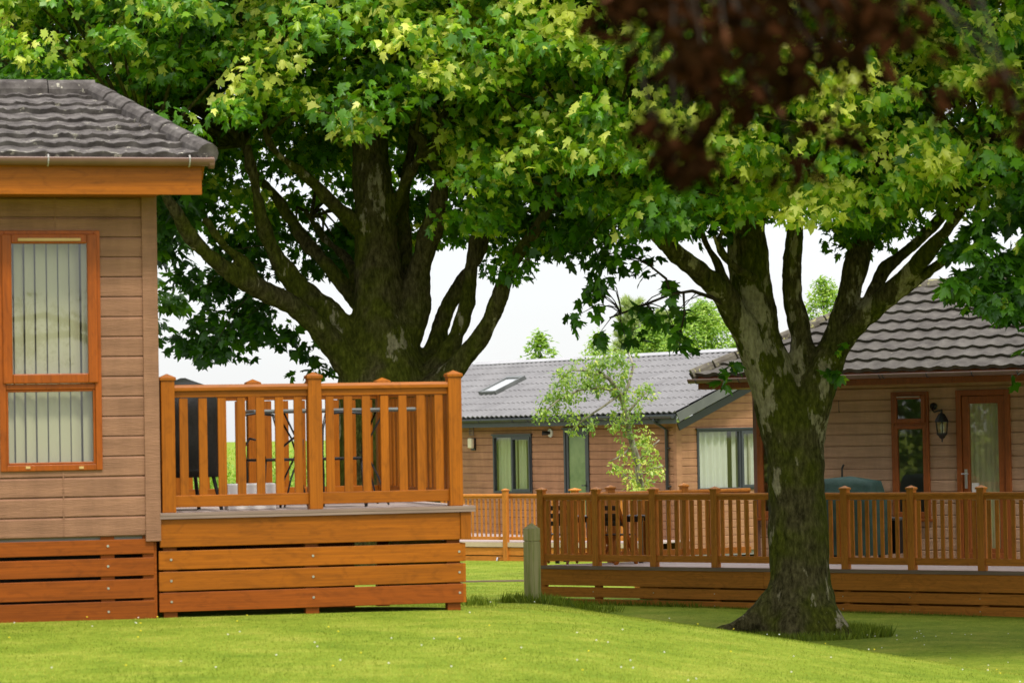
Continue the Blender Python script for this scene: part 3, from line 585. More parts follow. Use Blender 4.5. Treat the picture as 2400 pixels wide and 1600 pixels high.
# ================================================================== RIGHT LODGE + DECK
FR = Frame(at(1265, 1325, 45.7).x, 45.7, -34.5, -1.05)
WR = 3.3
rl = empty('holiday_lodge', (FR.o.x, FR.o.y, FR.zb), FR.a, 'brown clad lodge with brown tiled roof, black lantern and glazed door, behind the right trunk', 'lodge', 'timber clad holiday lodges')
def right_lodge():
    f = FR; zb = f.zb; y = WR
    U = lambda px, py=1050: f.U(px, py, y); Z = lambda px, py: f.Z(px, py, y)
    xl = U(1770); xr = xl + 11.0; dpt = 5.2
    zs0 = Z(2200, 1330) ; zt = Z(2200, 895)
    P = Z(2000, 1000) - Z(2000, 1026.9)
    z_line = Z(2000, 1018)           # put a board joint where the photograph has one
    zs0 = z_line - math.ceil((z_line - zs0) / P) * P
    w1 = (U(2093), U(2180), Z(2140, 1214), Z(2140, 918)); dr = (U(2245), U(2371), Z(2300, 1308), Z(2300, 913)); w0 = (U(1777), U(1852), Z(1815, 1212), Z(1815, 953))
    w2 = (dr[1] + .75, dr[1] + 2.1, w1[2], w1[3])
    ops = [(a + .02, b - .02, c + .02, d - .02) for a, b, c, d in (w0, w1, dr, w2)]
    mb = MB(zb); T = lambda fn: (lambda a, yy, z: fn(a, yy, z))
    mb.xf = lambda a, yy, z: (a, y + yy, z); siding(mb, xl, xr, zs0, zt, P, ops)
    mb.xf = lambda a, yy, z: (xl + yy, y + dpt - a, z); siding(mb, 0, dpt, zs0, zt, P)
    mb.xf = lambda a, yy, z: (xr - yy, y + a, z); siding(mb, 0, dpt, zs0, zt, P)
    mb.xf = lambda a, yy, z: (xr - a, y + dpt - yy, z); siding(mb, 0, xr - xl, zs0, zt, P); mb.xf = None
    mb.build('wall', M['sid_r'], rl)
    mb = MB(zb); mb.box(xl - .02, xl + .07, y - .03, y + .08, zs0, zt); mb.build('corner_trim', M['gut_n'], rl, bevel=.005)
    for px, a, b in ((1969, 938, 966), ):
        mb = MB(zb); x = U(px); mb.box(x - .004, x + .004, y - .016, y, Z(px, b), Z(px, a)); mb.build('joint_strip', M['slate'], rl)
    mb = MB(zb); mb.box(xl + .05, xr - .05, y + .05, y + dpt - .05, zs0 - .1, zs0); mb.build('floor', M['room'], rl)
    mb = MB(zb); mb.box(xl + .05, xr - .05, y + 2.2, y + 2.25, zs0, zt); mb.build('partition', M['room'], rl)
    class G: pass
    g = G(); g.zb = zb; g.xf = None
    # windows
    for k, (a, b, c, d) in enumerate((w0, w1, w2)):
        mb = MB(zb); rect_frame(mb, a, b, c, d, .05, y - .05, y + .07)
        zm = d - (d - c) * .255; mb.box(a + .05, b - .05, y - .04, y + .07, zm - .025, zm + .025); w = mb.build('window', M['frame_m'], rl, bevel=.006)
        mb = MB(zb); rect_frame(mb, a + .045, b - .045, zm + .02, d - .045, .065, y - .075, y - .03); mb.build('opening_light', M['frame_m'], w, bevel=.008)
        mb = MB(zb); rect_frame(mb, a + .048, b - .048, c + .045, zm - .022, .055, y - .05, y + .0); mb.build('glazing_bead', M['frame_m'], w, bevel=.008)
        mb = MB(zb); mb.box(a + .12, b - .12, y - .09, y - .077, d - .085, d - .07); mb.build('vent_strip', M['bracket'], w)
        pane(g, w, a + .1, b - .1, zm + .08, d - .1, y - .045, 'glass_obs'); pane(g, w, a + .09, b - .09, c + .09, zm - .07, y - .02, 'glass_obs')
        mb = MB(zb); mb.box(a - .03, b + .03, y - .09, y - .0, c - .045, c - .003); mb.build('sill', M['frame_m'], w, bevel=.006)
    # door
    a, b, c, d = dr
    mb = MB(zb); rect_frame(mb, a, b, c, d, .085, y - .055, y + .07); w = mb.build('door', M['frame_m'], rl, bevel=.006)
    mb = MB(zb); rect_frame(mb, a + .09, b - .09, c + .04, d - .09, .115, y - .03, y + .04); mb.build('door_leaf', M['frame_m'], w, bevel=.01)
    pane(g, w, a + .2, b - .2, c + .15, d - .2, y + .0, 'glass_obs'); curtain(g, w, a + .19, b - .19, c + .14, d - .19, y + .03, 'curtain_d', .09, .008, 'blind')
    hx = U(2267, 1120); hz0, hz1 = Z(2267, 1144), Z(2267, 1099)
    mb = MB(zb); mb.box(hx - .022, hx + .022, y - .045, y - .031, hz0, hz1); mb.tube([(hx, y - .04, hz1 - .07), (hx, y - .085, hz1 - .07), (hx - .055, y - .085, hz1 - .07)], .011, 8); mb.tube([(hx, y - .085, hz1 - .07), (hx + .06, y - .085, hz1 - .07)], .010, 8); mb.build('handle', M['steel'], w, bevel=.004)
    nx = U(2287, 1140); mb = MB(zb); mb.box(nx - .06, nx + .06, y - .012, y - .008, Z(2287, 1160), Z(2287, 1131)); mb.build('notice', M['white'], w, label='white paper notice stuck inside the door glass')
    # roof
    ov = .45; ye = y - ov; ze = f.Z(2000, 872, ye); ex = f.U(1622, 890, ye); h = 2.62; rise = (0)
    hu, hw = h, h
    # rise so that the hip meets the ridge where the photograph shows it
    pt = f.world(ex + hu, ye + hw, 0); r = ray(2133, 672); zr = 1.6 + r.z * (pt.y / r.y); rise = zr - ze; sl = math.hypot(hw, rise); xrr = xr + .5
    mb = MB(zb)
    tiles(mb, (0, ye - .03, ze), (1, 0, 0), (0, hw, rise), lambda q: ex + hu * q / sl, lambda q: xrr, sl, sl / 9.0, .30, .028, .044, .0375, 1.3, .006)
    yb = ye + 2 * hw
    mb.xf = lambda x, yy, z: (x, 2 * (ye + hw) - yy, z)
    tiles(mb, (0, ye - .03, ze), (1, 0, 0), (0, hw, rise), lambda q: ex + hu * q / sl, lambda q: xrr, sl, sl / 9.0, .33, .030, .036, .12)
    # left hip end
    mb.xf = lambda x, yy, z: (ex + (yy - ye), ye + hw + x, z)
    tiles(mb, (0, ye - .03, ze), (1, 0, 0), (0, hw, rise), lambda q: -hw + hw * q / sl, lambda q: hw - hw * q / sl, sl, sl / 9.0, .33, .030, .036, .08); mb.xf = None
    mb.add([(xrr, ye, ze), (xrr, yb, ze), (xrr, ye + hw, zr)], [(0, 1, 2)])
    mb.build('roof', M['tile_r'], rl)
    mb = MB(zb); mb.add([(ex + .1, ye + .03, ze - .02), (xrr, ye + .03, ze - .02), (xrr, ye + hw, zr - .06), (ex + hu, ye + hw, zr - .06)], [(0, 1, 2, 3)]); mb.build('roof_felt', M['black'], rl)
    mb = MB(zb)
    L = xrr - ex - hu
    for i in range(int(L / .4)):
        x0 = ex + hu - .1 + i * .4; mb.tube([(x0, ye + hw, zr - .03 + .004 * (i % 2)), (x0 + .395, ye + hw, zr - .03 + .004 * (i % 2))], .14, 10)
    for sgn in (-1, 1):
        for i in range(10):
            t0, t1 = i / 10, (i + 1) / 10 - .008; k = (1 if sgn < 0 else -1)
            pa = lambda t: (ex + hu * t, ye + hw + sgn * hw * (1 - t), ze + rise * t + .02 + .006 * (i % 2))
            mb.tube([pa(t0), pa(t1)], .105, 10)
    mb.build('ridge_tiles', M['tile_rr'], rl)
    zf1 = f.Z(2000, 889, ye); zf0 = f.Z(2000, 903, ye); fx = f.U(1636, 905, ye)
    mb = MB(zb); mb.box(fx, xrr, ye, ye + .025, zf0, ze); mb.box(fx, fx + .025, ye + .026, yb, zf0, ze); mb.build('fascia_board', M['frame_m'], rl, bevel=.004)
    mb = MB(zb); mb.box(fx + .027, xrr, ye + .026, yb, zf0 + .01, zf0 + .02); mb.build('soffit', M['frame_m'], rl)
    mb = MB(zb); gutter(mb, f.U(1615, 900, ye - .06), xrr, ye - .001, f.Z(2000, 879, ye - .06), .06); g_ = mb.build('gutter', M['gut_r'], rl, smooth=True)
    gzt = f.Z(2000, 879, ye - .06)
    for px in (1634, 1734, 1985, 2064, 2072, 2175, 2281, 2388):
        x = f.U(px, 885, ye - .06); mb = MB(zb); r = .065
        mb.tube([(x, ye - .06 + r * math.cos(t), gzt + r * math.sin(t)) for t in [math.pi + math.pi * k / 8 for k in range(9)]], .008, 6); mb.build('gutter_bracket', M['slate'], g_)
right_lodge()
# lantern
def lantern():
    f = FR; y = WR; bx, bz = f.hit(2190, 948, y); lx, lzt = f.hit(2207, 962, y - .16); lz0 = f.Z(2207, 1036, y - .16)
    e = empty('wall_lantern', f.world(bx, y - .015, lz0), f.a, 'black carriage lantern with glass panes on the mocha wall left of the glazed door', 'lantern')
    dx = lx - bx; ht = lzt - lz0; yy = -.15
    mb = MB(0); mb.tube([(0, .0, ht + .07), (0, -.03, ht + .07)], .055, 14); mb.tube([(0, -.03, ht + .07), (0, -.07, ht + .02), (dx * .3, -.11, ht - .02), (dx * .7, -.14, ht - .0), (dx, yy, ht - .0)], .013, 8); mb.build('bracket', M['black'], e, smooth=True)
    mb = MB(0); mb.lathe((dx, yy, ht - .16), [(.112, -.012), (.112, 0), (.075, .07), (.05, .11), (.02, .125), (.016, .15), (.02, .17), (.004, .185)], 8); mb.build('cap', M['black'], e)
    mb = MB(0); mb.lathe((dx, yy, 0), [(.004, 0), (.014, .02), (.01, .045), (.045, .07), (.05, .09), (.085, .12), (.085, .14)], 8); mb.build('base', M['black'], e)
    mb = MB(0)
    for k in range(6):
        a = k * math.pi / 3; mb.tube([(dx + .08 * math.cos(a), yy + .08 * math.sin(a), .135), (dx + .1 * math.cos(a), yy + .1 * math.sin(a), ht - .165)], .008, 6)
    mb.build('cage', M['black'], e)
    mb = MB(0); mb.lathe((dx, yy, .14), [(.07, 0), (.09, ht - .315)], 6); mb.build('glass_panes', M['glass'], e)
    mb = MB(0); mb.lathe((dx, yy, .14), [(.02, 0), (.02, .05), (.03, .08), (.026, .13), (.005, .15)], 10); mb.build('bulb', M['white'], e, smooth=True)
lantern()

rdeck = empty('raised_deck', (FR.o.x, FR.o.y, FR.zb), FR.a, 'long brown raised deck with slatted railing running behind the big trunk', 'deck', 'raised decks with slatted railings')
def right_deck():
    f = FR; zb = f.zb; U = f.U; Z = f.Z; zl = Z(1797, 1331); zlb = zl - .05
    posts = [U(p, 1240) for p in (1265, 1393, 1528, 1672, 1822, 1977, 2133, 2297)]; d = posts[-1] - posts[-2]; posts += [posts[-1] + d, posts[-1] + 2 * d]
    x0 = posts[0] - .06; x1 = posts[-1] + .1; cx = f.U(1768, 1050, WR)
    # floor: four sided, its left end runs askew to the lodge corner
    n = 22
    for i in range(n):
        a = -.04 + (WR - .02 + .04) * i / n; b = -.04 + (WR - .02 + .04) * (i + 1) / n - .006
        xa = x0 + (cx - x0) * max(0, a) / WR; xb_ = x0 + (cx - x0) * max(0, b) / WR
        mb = MB(zb); mb.add([(xa, a, zl - .028), (x1, a, zl - .028), (x1, b, zl - .028), (xb_, b, zl - .028), (xa, a, zl), (x1, a, zl), (x1, b, zl), (xb_, b, zl)], [(0, 3, 2, 1), (4, 5, 6, 7), (0, 1, 5, 4), (1, 2, 6, 5), (2, 3, 7, 6), (3, 0, 4, 7)])
        mb.build('deck_board', M['deck_lip'] if i == 0 else M['deck_pale'], rdeck)
    mb = MB(zb); mb.box(x0, x1, -.038, -.0, zlb, zl - .029); mb.build('deck_edge', M['deck_lip'], rdeck)
    brk = [x0, U(1790, 1350), U(2400, 1350) + .4, x1]
    zf0 = Z(1700, 1377)
    for a, b in zip(brk, brk[1:]):
        mb = MB(zb); mb.box(a, b - .004, .0, .025, zf0, zlb - .002); mb.build('fascia_board', M['mid_h'], rdeck, bevel=.004)
    for t0, t1 in ((1381, 1405), (1409.5, 1433.5), (1438, 1462)):
        za, zc = Z(1700, t1), Z(1700, t0)
        mb = MB(zb); mb.box(x0 + .03, x1, .02, .042, za, zc); b = mb.build('skirting_board', M['mid_h'], rdeck, bevel=.004)
        for px in (1389, 1530, 1673, 1974, 2131, 2295): bolt(zb, b, U(px, 1390), .02, (za + zc) / 2 + .01, .009)
    for p in posts:
        for yy in (.10, WR - .5):
            mb = MB(zb); mb.box(p - .05, p + .05, yy - .04, yy + .04, zb - .3, zlb - .03); mb.build('deck_leg', M['mid_v'], rdeck)
    mb = MB(zb); mb.box(x0 + .9, x1, 1.5, 1.55, zb - .3, zlb - .03); mb.build('underdeck_blocker', M['mid_h'], rdeck)  # added blocking panel below mid-deck, darkens the gaps between the boards
    w = .108; ztop = Z(1650, 1155, .06); kw = dict(hw=.045, hh=.05, sh=.055, b0=.07, bh=.10, bw=.056)
    for p in posts: post(f, rdeck, p, .06, zl, ztop + .045, w, 'mid_v')
    for i, (a, b) in enumerate(zip(posts, posts[1:])): railing(f, rdeck, (a, .06), (b, .06), zl, 7 if i < 4 else 8, ('mid_h', 'mid_v'), w, ztop, kw)
    # askew left end back to the lodge corner
    A = Vector((posts[0], .06)); B = Vector((cx - .02, WR - .06)); ps = [A]
    for px in (1431, 1603):
        t = .5; lo, hi = 0.0, 1.0
        for _ in range(30):
            t = (lo + hi) / 2; q = A + (B - A) * t; w3 = f.world(q.x, q.y, zl + 1); pr = proj_np(np.array([w3]))[0][0]
            if pr < px: lo = t
            else: hi = t
        ps.append(A + (B - A) * t)
    ps.append(B); an = math.atan2((B - A).y, (B - A).x)
    for q in ps[1:3]: post(f, rdeck, q.x, q.y, zl, ztop + .05, w, 'mid_v', an)
    for a, b in zip(ps, ps[1:]): railing(f, rdeck, tuple(a), tuple(b), zl, 8, ('mid_h', 'mid_v'), w, ztop, kw)
    # ---- things on this deck
    on = lambda px, y, py=1250: f.U(px, py, y)
    # covered barbecue
    y = 1.9; xa, xb_ = on(1925, y), on(2066, y); zt = f.Z(2000, 1122, y) - zl; L = (xb_ - xa) / 2
    e = empty('covered_barbecue', f.world((xa + xb_) / 2 - .0, y, zl), f.a, 'barbecue under a creased dark green cover behind the railing right of the trunk', 'barbecue')
    bm = bmesh.new(); nx, ny, nz = 16, 10, 14; hh = zt
    def cov(u, v, k):     # superellipse-like draped cover
        z = hh * k; sx = L * (1.0 + .06 * (1 - k)) * (1 - .10 * max(0, k - .75) / .25); sy = .33 * (1 + .1 * (1 - k)) * (1 - .35 * max(0, k - .72) / .28)
        return u * sx, v * sy, z
    ring = []
    for j in range(nz + 1):
        k = .10 + .90 * j / nz; row = []
        for i in range(40):
            a = 2 * math.pi * i / 40; c, s_ = math.cos(a), math.sin(a); u = math.copysign(abs(c) ** .35, c); v = math.copysign(abs(s_) ** .35, s_)
            fold = 1 + .035 * math.sin(a * 9 + j * .25) * (1 - k) * 1.6; x_, y_, z_ = cov(u * fold, v * fold, k)
            row.append(bm.verts.new((x_, y_, z_ - .05 * max(0, (x_ / L)) ** 2 * k)))
        ring.append(row)
    for j in range(nz):
        for i in range(40): bm.faces.new((ring[j][i], ring[j][(i + 1) % 40], ring[j + 1][(i + 1) % 40], ring[j + 1][i]))
    tp = bm.verts.new((0, 0, hh * 1.035))
    for i in range(40): bm.faces.new((ring[-1][i], ring[-1][(i + 1) % 40], tp))
    me = bpy.data.meshes.new('cover'); bm.to_mesh(me); bm.free(); me.materials.append(M['green_cover'])
    for p_ in me.polygons: p_.use_smooth = True
    o = bpy.data.objects.new('cover', me); COL.objects.link(o); o.parent = e
    for sx in (-1, 1):
        for sy in (-.2, .2):
            mb = MB(0); mb.tube([(sx * (L - .12), sy, .18), (sx * (L - .12), sy, .0)], .03, 10); mb.build('leg', M['black'], e)
    # pole beside the barbecue
    x = on(1973, 2.9); z1 = f.Z(1973, 1088, 2.9) - zl; mb = MB(0); mb.tube([(0, 0, 0), (0, 0, z1 - .05)], .014, 8); mb.tube([(0, 0, z1 - .06), (.03, 0, z1)], .016, 8)
    o = mb.build('broom_handle', M['black'], None); o.location = f.world(x, 2.9, zl); o.rotation_euler = (0, .02, f.a); tag(o, 'thin black pole leaning upright behind the green barbecue cover', 'pole')
    # storage bench right of barbecue
    x0_, x1_ = on(2045, 2.55), on(2128, 2.55); zt = f.Z(2085, 1212, 2.5) - zl
    e = empty('garden_table', f.world((x0_ + x1_) / 2, 2.5, zl), f.a, 'low dark side table with pale rim below the small window, right of the barbecue', 'table')
    L = (x1_ - x0_) / 2; mb = MB(0); mb.box(-L, L, -.25, .25, zt - .035, zt); mb.build('tabletop', M['greytube'], e, bevel=.008)
    mb = MB(0); mb.box(-L + .03, L - .03, -.2, .2, .12, zt - .04); mb.build('panel', M['black'], e)
    for sx in (-1, 1):
        for sy in (-1, 1):
            mb = MB(0); mb.box(sx * (L - .03) - .02, sx * (L - .03) + .02, sy * .22 - .02, sy * .22 + .02, 0, zt - .036); mb.build('leg', M['greytube'], e)
    # table and folding chairs behind the left bays
    y = .95; x = on(1400, y); e = empty('garden_table', f.world(x, y + .15, zl), f.a + .35, 'dark slatted garden table behind the leftmost railing bays of the long deck', 'table')
    mb = MB(0)
    for k in range(6): mb.box(-.75, .75, -.36 + k * .12, -.36 + k * .12 + .09, .70, .725)
    mb.build('tabletop', M['dark_tin'], e, bevel=.004)
    mb = MB(0); mb.box(-.7, .7, -.3, -.27, .63, .698); mb.box(-.7, .7, .27, .3, .63, .698); mb.build('apron', M['dark_tin'], e)
    for sx in (-1, 1):
        for sy in (-1, 1):
            mb = MB(0); mb.box(sx * .66 - .03, sx * .66 + .03, sy * .27 - .03, sy * .27 + .03, 0, .63); mb.build('leg', M['dark_tin'], e)
    c = empty('folding_chair', f.world(on(1320, .75), .62, zl), f.a + .3, 'folding chair with orange frame and dark slats behind the first bay of the long deck', 'chair', 'folding chairs on the long deck')
    for sx in (-1, 1):
        mb = MB(0); mb.beam((sx * .23, .22, 0), (sx * .23, -.18, .93), .03, .05, (0, 1, 0)); mb.build('back_frame', M['wood_v'], c)
        mb = MB(0); mb.beam((sx * .19, -.2, 0), (sx * .19, .24, .46), .03, .05, (0, 1, 0)); mb.build('leg', M['wood_v'], c)
    mb = MB(0)
    for k in range(5): mb.box(-.21, .21, -.1 + k * .07, -.1 + k * .07 + .055, .44, .458)
    mb.build('seat', M['dark_tin'], c)
    mb = MB(0)
    for z in (.62, .74, .86): mb.beam((-.23, -.02 - .43 * (z - .5), z), (.23, -.02 - .43 * (z - .5), z), .02, .07)
    mb.build('backrest', M['dark_tin'], c)
    c2 = copy_tree(c); c2.location = f.world(on(1452, .75), .62, zl); c2.rotation_euler = (0, 0, f.a - .2); c2['label'] = 'folding chair with orange frame and dark slats behind the second bay of the long deck'
right_deck()

# ================================================================== MIDDLE (grey roofed) LODGE + DECK
_c = at(1585, 1000, 65.0); FM = Frame(_c.x, 65.0, -57, -1.24)
ml = empty('holiday_lodge', (FM.o.x, FM.o.y, FM.zb), FM.a, 'cedar clad lodge with grey sheet roof, roof window and anthracite trim, in the middle distance', 'lodge', 'timber clad holiday lodges')
def mid_lodge():
    f = FM; zb = f.zb; U = f.U; Z = f.Z; xl = -13.5; dpt = 6.0; half = 3.0
    P = Z(1585, 1000) - Z(1585, 1018.4); zt = Z(1400, 994); zl_ = Z(1440, 1057); zs0 = zl_ - math.ceil((zl_ + 1.05) / P) * P
    w1 = (U(1157), U(1247), Z(1200, 1155), Z(1200, 1020)); dr = (U(1323), U(1381), Z(1350, 1235), Z(1350, 1005))
    ops = [(a + .02, b - .02, c + .02, d - .02) for a, b, c, d in (w1, dr)]
    pitch_rise = 1.27
    # gable plane: local direction y, x = 0
    class G:
        pass
    g = G(); g.zb = zb; g.xf = lambda a, yy, z: (-yy, a, z)
    def gh(px, py):
        # hit on plane x=0
        r = ray(px, py); t = (f.o - CAMP).dot(f.u) / r.dot(f.u); p = CAMP + r * t; return (p - f.o).dot(f.w), p.z
    ga = (gh(1633, 1080)[0], gh(1633, 1080)[0] + 2.35, gh(1680, 1148)[1], gh(1680, 1006)[1])
    mb = MB(zb); siding(mb, xl, 0, zs0, zt, P, ops)
    mb.xf = g.xf; siding(mb, 0, dpt, zs0, zt + pitch_rise, P, [(ga[0] + .02, ga[1] - .02, ga[2] + .02, ga[3] - .02)], top=lambda z: (max(0, (z - zt + .12) / pitch_rise * half), min(dpt, dpt - (z - zt + .12) / pitch_rise * half)))
    mb.xf = lambda a, yy, z: (-a, dpt - yy, z); siding(mb, 0, -xl, zs0, zt, P)
    mb.xf = lambda a, yy, z: (xl + yy, dpt - a, z); siding(mb, 0, dpt, zs0, zt + pitch_rise, P, top=lambda z: (max(0, (z - zt + .12) / pitch_rise * half), min(dpt, dpt - (z - zt + .12) / pitch_rise * half))); mb.xf = None
    mb.build('wall', M['sid_m'], ml)
    mb = MB(zb); mb.box(-.09, .022, -.022, -.0125, zs0, zt); mb.box(.0125, .022, -.0125, .12, zs0, zt); mb.build('corner_trim', M['sid_m'], ml)
    mb = MB(zb); mb.box(xl + .05, -.05, .05, dpt - .05, zs0 - .1, zs0); mb.build('floor', M['room'], ml)
    mb = MB(zb); mb.box(xl + .05, -.05, 2.0, 2.05, zs0, zt); mb.build('partition', M['room'], ml)
    class L_: pass
    lf = L_(); lf.zb = zb; lf.xf = None
    def window(fr, a, b, c, d, mull, cur):
        mb = MB(zb); mb.xf = fr.xf; t = .05; rect_frame(mb, a, b, c, d, t, -.04, .06); x = a + (b - a) * mull; mb.box(x - .03, x + .03, -.035, .06, c + t, d - t); w = mb.build('window', M['slate'], ml)
        mb = MB(zb); mb.xf = fr.xf; rect_frame(mb, x + .02, b - .04, c + .04, d - .04, .06, -.062, -.01); mb.build('opening_light', M['slate'], w)
        mb = MB(zb); mb.xf = fr.xf; mb.box(a - .03, b + .03, -.07, -.013, d, d + .035); mb.build('drip_cap', M['slate'], w)
        pane(fr, w, a + t, x - .03, c + t, d - t, .0); pane(fr, w, x + .08, b - .1, c + .1, d - .1, -.02)
        for (p, q) in cur[1]: curtain(fr, w, a + (b - a) * p, a + (b - a) * q, c + .02, d - .02, .12, cur[0], .17, .03)
        return w
    window(lf, *w1, .49, ('curtain_g', [(.02, .32), (.30, .47), (.52, .72), (.9, .98)]))
    window(g, *ga, .50, ('curtain_w', [(.02, .40), (.44, .49), (.53, .80)]))
    a, b, c, d = dr
    mb = MB(zb); rect_frame(mb, a, b, c, d, .07, -.04, .06); w = mb.build('door', M['slate'], ml)
    mb = MB(zb); rect_frame(mb, a + .07, b - .07, c + .05, d - .07, .09, -.02, .04); mb.build('door_leaf', M['slate'], w)
    mb = MB(zb); mb.box(a + .15, b - .15, .005, .011, c + .13, d - .15); mb.build('pane', M['frost'], w)
    mb = MB(zb); hx = b - .11; hz = Z(1375, 1137); mb.box(hx - .02, hx + .02, -.035, -.021, hz - .1, hz + .1); mb.tube([(hx, -.03, hz), (hx, -.08, hz), (hx - .12, -.08, hz)], .012, 8); mb.build('handle', M['black'], w)
    mb = MB(zb); mb.box(a - .03, b + .03, -.07, -.013, d, d + .035); mb.build('drip_cap', M['slate'], w)
    # roof
    ov = .32; go = .45; ye = -ov; drop = pitch_rise * ov / half; ze = Z(1400, 972, ye) + .0; hw = half + ov; rise = pitch_rise * hw / half; sl = math.hypot(hw, rise)
    mb = MB(zb); tiles(mb, (0, ye, ze), (1, 0, 0), (0, hw, rise), lambda q: xl - .4, lambda q: go, sl, sl / 9.0, .21, .040, .012, .026, .8)
    mb.xf = lambda x, yy, z: (x, 2 * half - yy, z)
    tiles(mb, (0, ye, ze), (1, 0, 0), (0, hw, rise), lambda q: xl - .4, lambda q: go, sl, sl / 9.0, .21, .028, .034, .07); mb.xf = None
    mb.build('roof', M['tile_m'], ml)
    zr = ze + rise
    mb = MB(zb); mb.add([(xl - .35, ye + .03, ze - .03), (go - .03, ye + .03, ze - .03), (go - .03, half, zr - .05), (xl - .35, half, zr - .05)], [(0, 1, 2, 3)]); mb.build('roof_felt', M['black'], ml)
    mb = MB(zb); L = go - xl + .4
    for i in range(int(L / 1.2)):
        x = go - i * 1.2; mb.prism([(-.16, -.035), (-.05, .035), (.05, .035), (.16, -.035), (.16, -.05), (-.16, -.05)], (x - 1.19, half, zr + .03), (x, half, zr + .03))
    mb.build('ridge_cap', M['ridge_m'], ml)
    # barge boards and soffit at the gable, fascia and gutter along the eave
    for s_ in (-1, 1):
        y0_ = ye if s_ < 0 else 2 * half - ye
        mb = MB(zb); mb.prism([(-.012, -.20), (.012, -.20), (.012, .0), (-.012, .0)], (go, y0_, ze), (go, half, zr)); mb.build('barge_board', M['soffit'], ml)
        mb = MB(zb); mb.prism([(-.012, -.16), (.012, -.16), (.012, .0), (-.012, .0)], (.035, 0 if s_ < 0 else dpt, zt - .02), (.035, half, zt + pitch_rise - .02)); mb.build('gable_trim', M['slate'], ml)
    mb = MB(zb)
    for s_ in (-1, 1):
        y0_ = ye if s_ < 0 else 2 * half - ye
        mb.add([(.02, y0_, ze - .07), (go - .02, y0_, ze - .07), (go - .02, half, zr - .07), (.02, half, zr - .07)], [(0, 1, 2, 3)])
    mb.build('soffit', M['slate'], ml)
    mb = MB(zb); zf0 = Z(1400, 996, ye); mb.box(xl - .4, go - .02, ye, ye + .02, zf0, ze - .02); mb.build('fascia_board', M['slate'], ml)
    mb = MB(zb); mb.box(xl - .4, .0, ye + .02, 0, zf0, zf0 + .01); mb.build('eave_soffit', M['slate'], ml)
    mb = MB(zb); gzt = Z(1400, 978, ye - .06); gutter(mb, xl - .4, go - .05, ye - .001, gzt, .06); gt = mb.build('gutter', M['slate'], ml, smooth=True)
    for px in (1125, 1204, 1240, 1328, 1430, 1526):
        x = U(px, 985, ye - .06); mb = MB(zb); r = .066; mb.tube([(x, ye - .06 + r * math.cos(t), gzt + r * math.sin(t)) for t in [math.pi + math.pi * k / 8 for k in range(9)]], .008, 6); mb.build('gutter_bracket', M['slate'], gt)
    x = U(1562, 1050, -.06); mb = MB(zb); mb.tube([(x, ye - .06, gzt - .04), (x, ye - .06, gzt - .12), (x, -.06, gzt - .3), (x, -.06, zs0 - .1)], .036, 12); dp = mb.build('downpipe', M['slate'], ml, smooth=True)
    for pz in (1139, 1050):
        z = Z(1562, pz); mb = MB(zb); mb.box(x - .05, x + .09, -.07, -.01, z - .012, z + .012); mb.build('pipe_clip', M['slate'], dp)
    # roof window
    nrm = Vector((0, -rise, hw)).normalized(); sd_ = Vector((0, hw, rise)).normalized(); o0 = Vector((0, ye, ze))
    def rh(px, py):
        r = ray(px, py); wn = f.w * nrm.y + Vector((0, 0, nrm.z)); p0 = f.world(0, ye, ze); t = (p0 - CAMP).dot(wn) / r.dot(wn); p = CAMP + r * t; q = p - p0
        return q.dot(f.u), q.dot(f.w * sd_.y + Vector((0, 0, sd_.z)))
    aL, bL = rh(1124, 928); aR, bR = rh(1262, 889)
    a0_, a1_ = min(rh(1124, 928)[0], rh(1212, 890)[0]), max(rh(1157, 925)[0], rh(1262, 889)[0]); a1_ = a0_ + .78; b0_, b1_ = (bL + .0), max(bR, bL + .9)
    def rp(a, b, h): p = o0 + Vector((a, 0, 0)) + sd_ * b + nrm * h; return (p.x, p.y, p.z)
    mb = MB(zb)
    def rb(aa, ab, ba, bb, h0, h1):
        mb.add([rp(aa, ba, h0), rp(ab, ba, h0), rp(ab, bb, h0), rp(aa, bb, h0), rp(aa, ba, h1), rp(ab, ba, h1), rp(ab, bb, h1), rp(aa, bb, h1)], [(0, 3, 2, 1), (4, 5, 6, 7), (0, 1, 5, 4), (1, 2, 6, 5), (2, 3, 7, 6), (3, 0, 4, 7)])
    rb(a0_, a0_ + .07, b0_, b1_, .0, .12); rb(a1_ - .07, a1_, b0_, b1_, 0, .12); rb(a0_ + .07, a1_ - .07, b0_, b0_ + .09, 0, .11); rb(a0_ + .07, a1_ - .07, b1_ - .1, b1_, 0, .12)
    rw = mb.build('roof_window', M['greytube'], ml)
    mb = MB(zb); rb(a0_ + .07, a1_ - .07, b0_ + .09, b1_ - .1, .06, .085); m, t, b = new_mat('bright_roof_glass'); b.inputs['Base Color'].default_value = (.55, .56, .58, 1); b.inputs['Roughness'].default_value = .12; b.inputs['Specular IOR Level'].default_value = .9; mb.build('pane', m, rw)
    # fixtures
    x, z = f.hit(1112, 1041); e = empty('wall_light', f.world(x, 0, z - .14), f.a, 'cream box light on a black back plate on the cedar wall, left end', 'light')
    mb = MB(0); mb.box(-.09, .09, -.05, -.013, 0, .29); mb.build('back_plate', M['black'], e)
    mb = MB(0); mb.prism([(-.09, .05), (.09, .05), (.09, .29), (-.09, .29), (-.09, .05)][:4], (0, -.055, 0), (0, -.15, 0), (0, 0, 1)); mb.build('diffuser', simple('cream_diffuser', [(.3, (.7, .62, .42)), (.7, (.75, .68, .48))], bump=0, var=0), e, bevel=.03)
    x, z = f.hit(1292, 1014); e = empty('wall_fixture', f.world(x, 0, z), f.a, 'round fixture with black head on the cedar wall between window and door', 'light')  # round white base with a short black head
